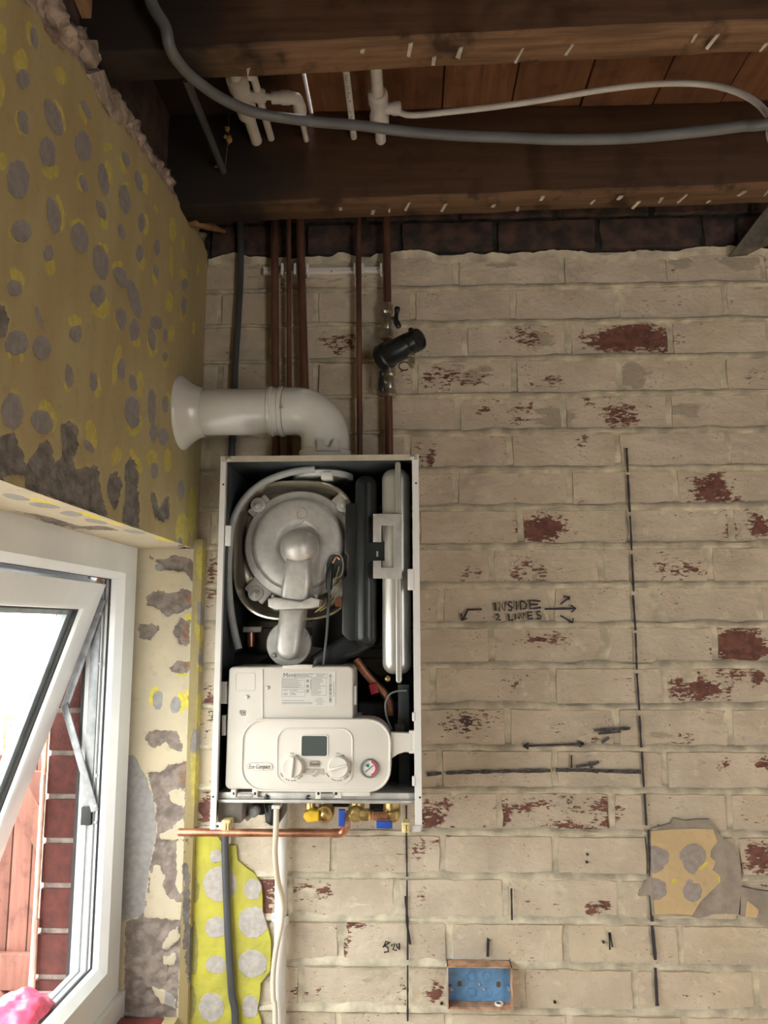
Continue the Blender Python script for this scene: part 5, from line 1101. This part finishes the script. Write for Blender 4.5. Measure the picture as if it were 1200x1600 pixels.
# magnetic filter and its valves on the right-hand copper pipe
mf = thing('magnetic_filter', U(610, 560, -0.06), 'black cylindrical system filter between nickel valves on the copper pipe', 'filter')
def vlathe(name, px, py0, py1, prof, mat, parent, label=None):
    a = U(px, py1, YP); h = U(px, py0, YP).z-a.z; return part(name, MB().lathe([(r_, t*h) for r_, t in prof], a, (0, 0, 1), 16), mat, parent, 30, label)
VP = [(0.013, 0), (0.0165, 0.04), (0.0165, 0.22), (0.012, 0.26), (0.0135, 0.32), (0.0135, 0.62), (0.012, 0.68), (0.016, 0.74), (0.016, 0.95), (0.013, 1)]
vlathe('upper_valve', 604, 474, 530, VP, NICK, mf); vlathe('lower_valve', 608, 574, 620, VP, NICK, mf)
for pts, c_ in (([(621,480),(619,500),(624,512)], (613, 497)), ([(598,580),(596,596),(598,612)], (604, 597))):
    h_ = part('valve_handle', MB().tube(smooth_path([U(*p, -0.062) for p in pts]), [0.006, 0.0075, 0.0055, 0.0045, 0.005, 0.0055, 0.006, 0.007, 0.0075, 0.0075, 0.007, 0.0065, 0.005][:len(smooth_path([U(*p, -0.062) for p in pts]))], 10), BLACK, mf)
    MB().tube([U(*c_, -0.045), U(*pts[1], -0.062)], 0.005, 8).build('stem', NICK, h_)
a, b_ = U(600, 558, -0.055), U(646, 534, -0.115); d = (b_-a).normalized()
part('filter_body', MB().lathe([(0.022, -0.014), (0.030, -0.008), (0.032, 0.0), (0.032, 0.014), (0.0285, 0.018), (0.027, (b_-a).length-0.012), (0.022, (b_-a).length)], a, d, 28), BLACK, mf, 35)
part('filter_cap', MB().lathe([(0.020, 0), (0.026, 0.002), (0.026, 0.018), (0.0245, 0.022), (0.020, 0.023), (0.019, 0.020), (0.004, 0.020)], b_-d*0.004, d, 28), BLACK, mf, 35)
part('cap_nib', MB().lathe([(0.006, 0), (0.006, 0.008), (0.004, 0.010)], U(642, 519, -0.10), (0, 0, 1), 10), BLACK, mf)
part('mounting_flange', MB().lathe([(0.020, 0), (0.023, 0.004), (0.023, 0.010), (0.018, 0.012)], U(606, 566, YP), (0, 0, 1), 20), BLACK, mf)
part('copper_collar', MB().tube([U(585, 545, -0.045), U(600, 540, -0.045)], 0.005, 10), OLDCOP, mf)
p = U(643, 548, -0.105); part('drain_cock', MB().lathe([(0.006, 0.004), (0.007, 0), (0.009, -0.004), (0.009, -0.014), (0.0065, -0.016), (0.0085, -0.020), (0.0085, -0.034), (0.005, -0.036), (0.005, -0.040), (0.002, -0.042)], p, (0, 0, 1), 10), NICK, mf, 25)
lo = []; c = U(632, 572, -0.108)
for k in range(19): t = math.radians(20+k*16); lo.append(Vector((c.x+0.013*math.cos(t), -0.108, c.z+0.010*math.sin(t))))
part('cap_strap', MB().tube(lo, 0.0014, 6), BLACK, mf)

# ================================================================== plastic pipes and cables between the joists
WP2 = M('ceiling_pipe_white', (0.66, 0.645, 0.62), 0.42, var=0.08, scale=20)
YJ = -0.238
def along(px, py): p = U(px, py, YJ); return p.x, p.z
def barrier(px, py, r_, y0, label):
    x, z_ = along(px, py); t = thing('plastic_pipe', (x, y0, z_), label, 'pipe', 'white plastic pipes through the joists')
    part('pipe', MB().tube([(x, y0, z_), (x, YJ+0.03, z_)], r_, 18), WP2, t, 60); return t, x, z_
t1, x1, z1_ = barrier(401, 221, 0.0125, -1.05, 'thick white plastic pipe with a tee fitting, leftmost between the joists')
t2, x2, z2_ = barrier(424, 217, 0.0078, -1.05, 'plain white plastic pipe crossing behind the tee branch')
t3, x3, z3_ = barrier(479, 220, 0.0062, -0.375, 'thin white plastic pipe turned down from the elbow fitting')
t4, x4, z4_ = barrier(553, 215, 0.0072, -1.05, 'white plastic pipe printed with a row of black lettering')
t5, x5, z5_ = barrier(595, 220, 0.0118, -1.05, 'white plastic pipe with the tee feeding the long curved pipe')
def tee(t, x, z_, r_, yc, ln, sgn=1):
    part('tee_body', MB().lathe([(r_*1.25, 0), (r_*1.72, 0.004), (r_*1.72, ln*0.28), (r_*1.45, ln*0.34), (r_*1.45, ln*0.66), (r_*1.72, ln*0.72), (r_*1.72, ln-0.004), (r_*1.25, ln)], (x, yc-ln/2, z_), (0, 1, 0), 24), WP2, t, 35)
    part('branch_socket', MB().lathe([(0.012, 0), (0.012, 0.014), (0.0145, 0.018), (0.0145, 0.032), (0.011, 0.035)], (x+r_, yc, z_), (1, 0, 0), 18), WP2, t, 35)
tee(t1, x1, z1_, 0.0125, -0.385, 0.115); tee(t5, x5, z5_, 0.0118, -0.345, 0.095)
part('branch_pipe', MB().tube([(x1+0.03, -0.385, z1_), (x3-0.02, -0.380, z3_)], 0.0068, 14), WP2, t1, 60)
part('elbow_fitting', MB().tube(smooth_path([(x3-0.052, -0.381, z3_), (x3-0.03, -0.381, z3_), (x3-0.006, -0.378, z3_), (x3, -0.366, z3_), (x3, -0.335, z3_)], 4), [0.0125]*4+[0.0145]*3+[0.0125]*3+[0.012]*4+[0.014]*3, 16), WP2, t3, 40)
mb = MB()
for k in range(46):
    y = -0.53+k*0.0062
    if R.random() < 0.3: continue
    for j in range(R.randint(1, 3)): a = R.uniform(-.002, .002); mb.add([(x4+a-.0009, y, z4_-.00735), (x4+a+.0009, y, z4_-.00735), (x4+a+.0009, y+.003, z4_-.00735), (x4+a-.0009, y+.003, z4_-.00735)], [(0, 1, 2, 3)])
o = mb.build('print', INKL, t4, smooth=0); o['kind'] = 'stuff'
run('curved_plastic_pipe', [Vector((x5+0.030, -0.345, z5_)), U(640, 180, -0.345), U(700, 175, -0.35), U(780, 166, -0.36), U(860, 154, -0.37), U(930, 142, -0.38), U(1000, 133, -0.39), U(1060, 130, -0.40), U(1110, 133, -0.42), U(1150, 143, -0.45), U(1180, 159, -0.48), U(1200, 180, -0.51), U(1222, 215, -0.60), Vector((0.70, -0.80, 2.385)), Vector((0.66, -0.95, 2.40)), Vector((0.70, -1.2, 2.40)), Vector((0.70, -1.7, 2.40)), Vector((0.70, -2.3, 2.41))], 0.0062, WP2, 'long thin white plastic pipe curving across under the boards', 'pipe')
run('armoured_cable', [U(228, -40, -0.735), U(237, 5, -0.727), U(258, 42, -0.72), U(264, 70, -0.71), U(275, 92, -0.685), U(300, 120, -0.64), U(345, 153, -0.56), U(400, 176, -0.49), U(480, 189, -0.46), U(560, 196, -0.45), U(640, 206, -0.44), U(720, 212, -0.44), U(800, 215, -0.45), U(880, 218, -0.46), U(980, 216, -0.48), U(1080, 207, -0.50), U(1160, 197, -0.53), U(1230, 186, -0.57), Vector((0.95, -0.64, 2.40)), Vector((1.2, -0.70, 2.41)), Vector((1.6, -0.74, 2.42)), Vector((2.1, -0.76, 2.43)), Vector((2.54, -0.76, 2.44))], 0.0098, GCAB2, 'thick grey cable looped under the first joist and drooping across the frame', 'cable')
run('grey_cable_offcut', [U(290, 122, -0.60), U(303, 155, -0.52), U(322, 200, -0.40), U(338, 240, -0.30), U(349, 268, -0.242)], 0.0078, GCAB, 'short dark grey cable between the joists beside the plaster wall', 'cable')
lf = thing('dead_leaf', U(356, 215, -0.27), 'shrivelled brown leaf hanging from a cobweb near the joist', 'leaf')
part('cobweb_strand', MB().tube([U(358, 175, -0.27), U(357, 215, -0.27), U(351, 268, -0.26)], 0.0006, 5), M('cobweb', (0.22, 0.16, 0.12), 0.9), lf)
for c_, s_ in (((355, 202), 0.008), ((358, 218), 0.011), ((352, 214), 0.006)):
    bm = bmesh.new(); bmesh.ops.create_icosphere(bm, subdivisions=2, radius=s_); 
    for v in bm.verts: v.co *= 0.7+0.6*abs(fbm(v.co*160, 2)); v.co.x *= 0.7; v.co.y *= 0.5
    part('leaf', MB().bm(bm, Matrix.Translation(U(*c_, -0.27))), M('dry_leaf', (0.40, 0.24, 0.11), 0.8), lf, 30)
o = MB().ball(U(340, 260, -0.245), 0.005, (1.5, 0.6, 0.8), 8, 6).build('knot_plug', LATH, ceiling)

# ================================================================== socket back box
RUST = M('rusted_steel', (0.62, 0.37, 0.23), 0.6, 0.1, var=0.25, scale=40)
BLUEP = M('blue_painted_steel', (0.13, 0.29, 0.52), 0.5, var=0.12, scale=50)
y0, y1 = -0.043, -0.0085
a, b_ = U(699.5, 1545, y0).x, U(801, 1545, y0).x; c, d_ = U(750, 1511, y0).z, U(750, 1578, y0).z
sb = thing('socket_box', ((a+b_)/2, -0.02, d_), 'blue and rusty steel socket back box screwed to the brickwork', 'socket box')
t = 0.0016
part('box_rim', MB().box(a, a+t, y0, y1, d_, c).box(b_-t, b_, y0, y1, d_, c).box(a, b_, y0, y1, c-t, c).box(a, b_, y0, y1, d_, d_+t), RUST, sb, 0)
part('back_plate', MB().box(a, b_, y1-0.001, y1+0.004, d_, c), BLUEP, sb, 0)
part('bottom_lining', MB().box(a+t, b_-t, y0+0.004, y1-0.001, d_+t, d_+t+0.001), RUST, sb, 0)
yk = y1-0.001
for px, py in ((737,1526),(761,1526),(737,1551),(762,1551)):
    p = U(px, py, yk); part('knockout', MB().ring(circ(p.x, p.z, 0.0105, 24), 0.0012, yk-0.0008, yk+.001, 0.0003), BLUEP, sb)
    part('knockout', MB().plate(circ(p.x, p.z, 0.0085, 24), yk-0.0007, yk+.001, 0.0004), BLUEP, sb)
for px, py in ((718,1537),(779,1538)): part('fixing_slot', MB().plate(rr(*(lambda p: (p.x-.0045, p.x+.0045, p.z-.0055, p.z+.0055))(U(px, py, yk)), 0.003), yk-0.0006, yk+.001), M('dark_hole', (0.10, 0.075, 0.05), 0.9), sb)
for px, py, yy in ((749,1538,yk-.001),(706,1546,yk-.012),(796,1547,yk-.012),(757,1546,yk-.001)):
    part('screw', MB().lathe([(0.0035, -0.004), (0.0035, 0), (0.002, 0.002)], U(px, py, yy), (0, -1, 0), 10), GALV, sb)
for px in (703, 795): part('fixing_lug', MB().plate(prr(px-3, 1541, px+3, 1551, -0.02), -0.022, -0.012, 0.0005), BLUEP, sb)
p = U(780, 1574, -0.022); part('cable_grommet', MB().lathe([(0.0055, -0.001), (0.0095, 0.0), (0.0095, 0.004), (0.007, 0.005), (0.0055, 0.004)], (p.x, -0.024, d_+t), (0, 0, 1), 20, False), WPL, sb, 40)
for px, py in ((918,1335),(917,1347),(690,1568),(867,1566),(943,1472)): 
    p = U(px, py, -0.0088); MB().plate(circ(p.x, p.z, 0.003, 10), -0.0098, -0.006).build('drill_hole', BLACK, wall_back, smooth=0)
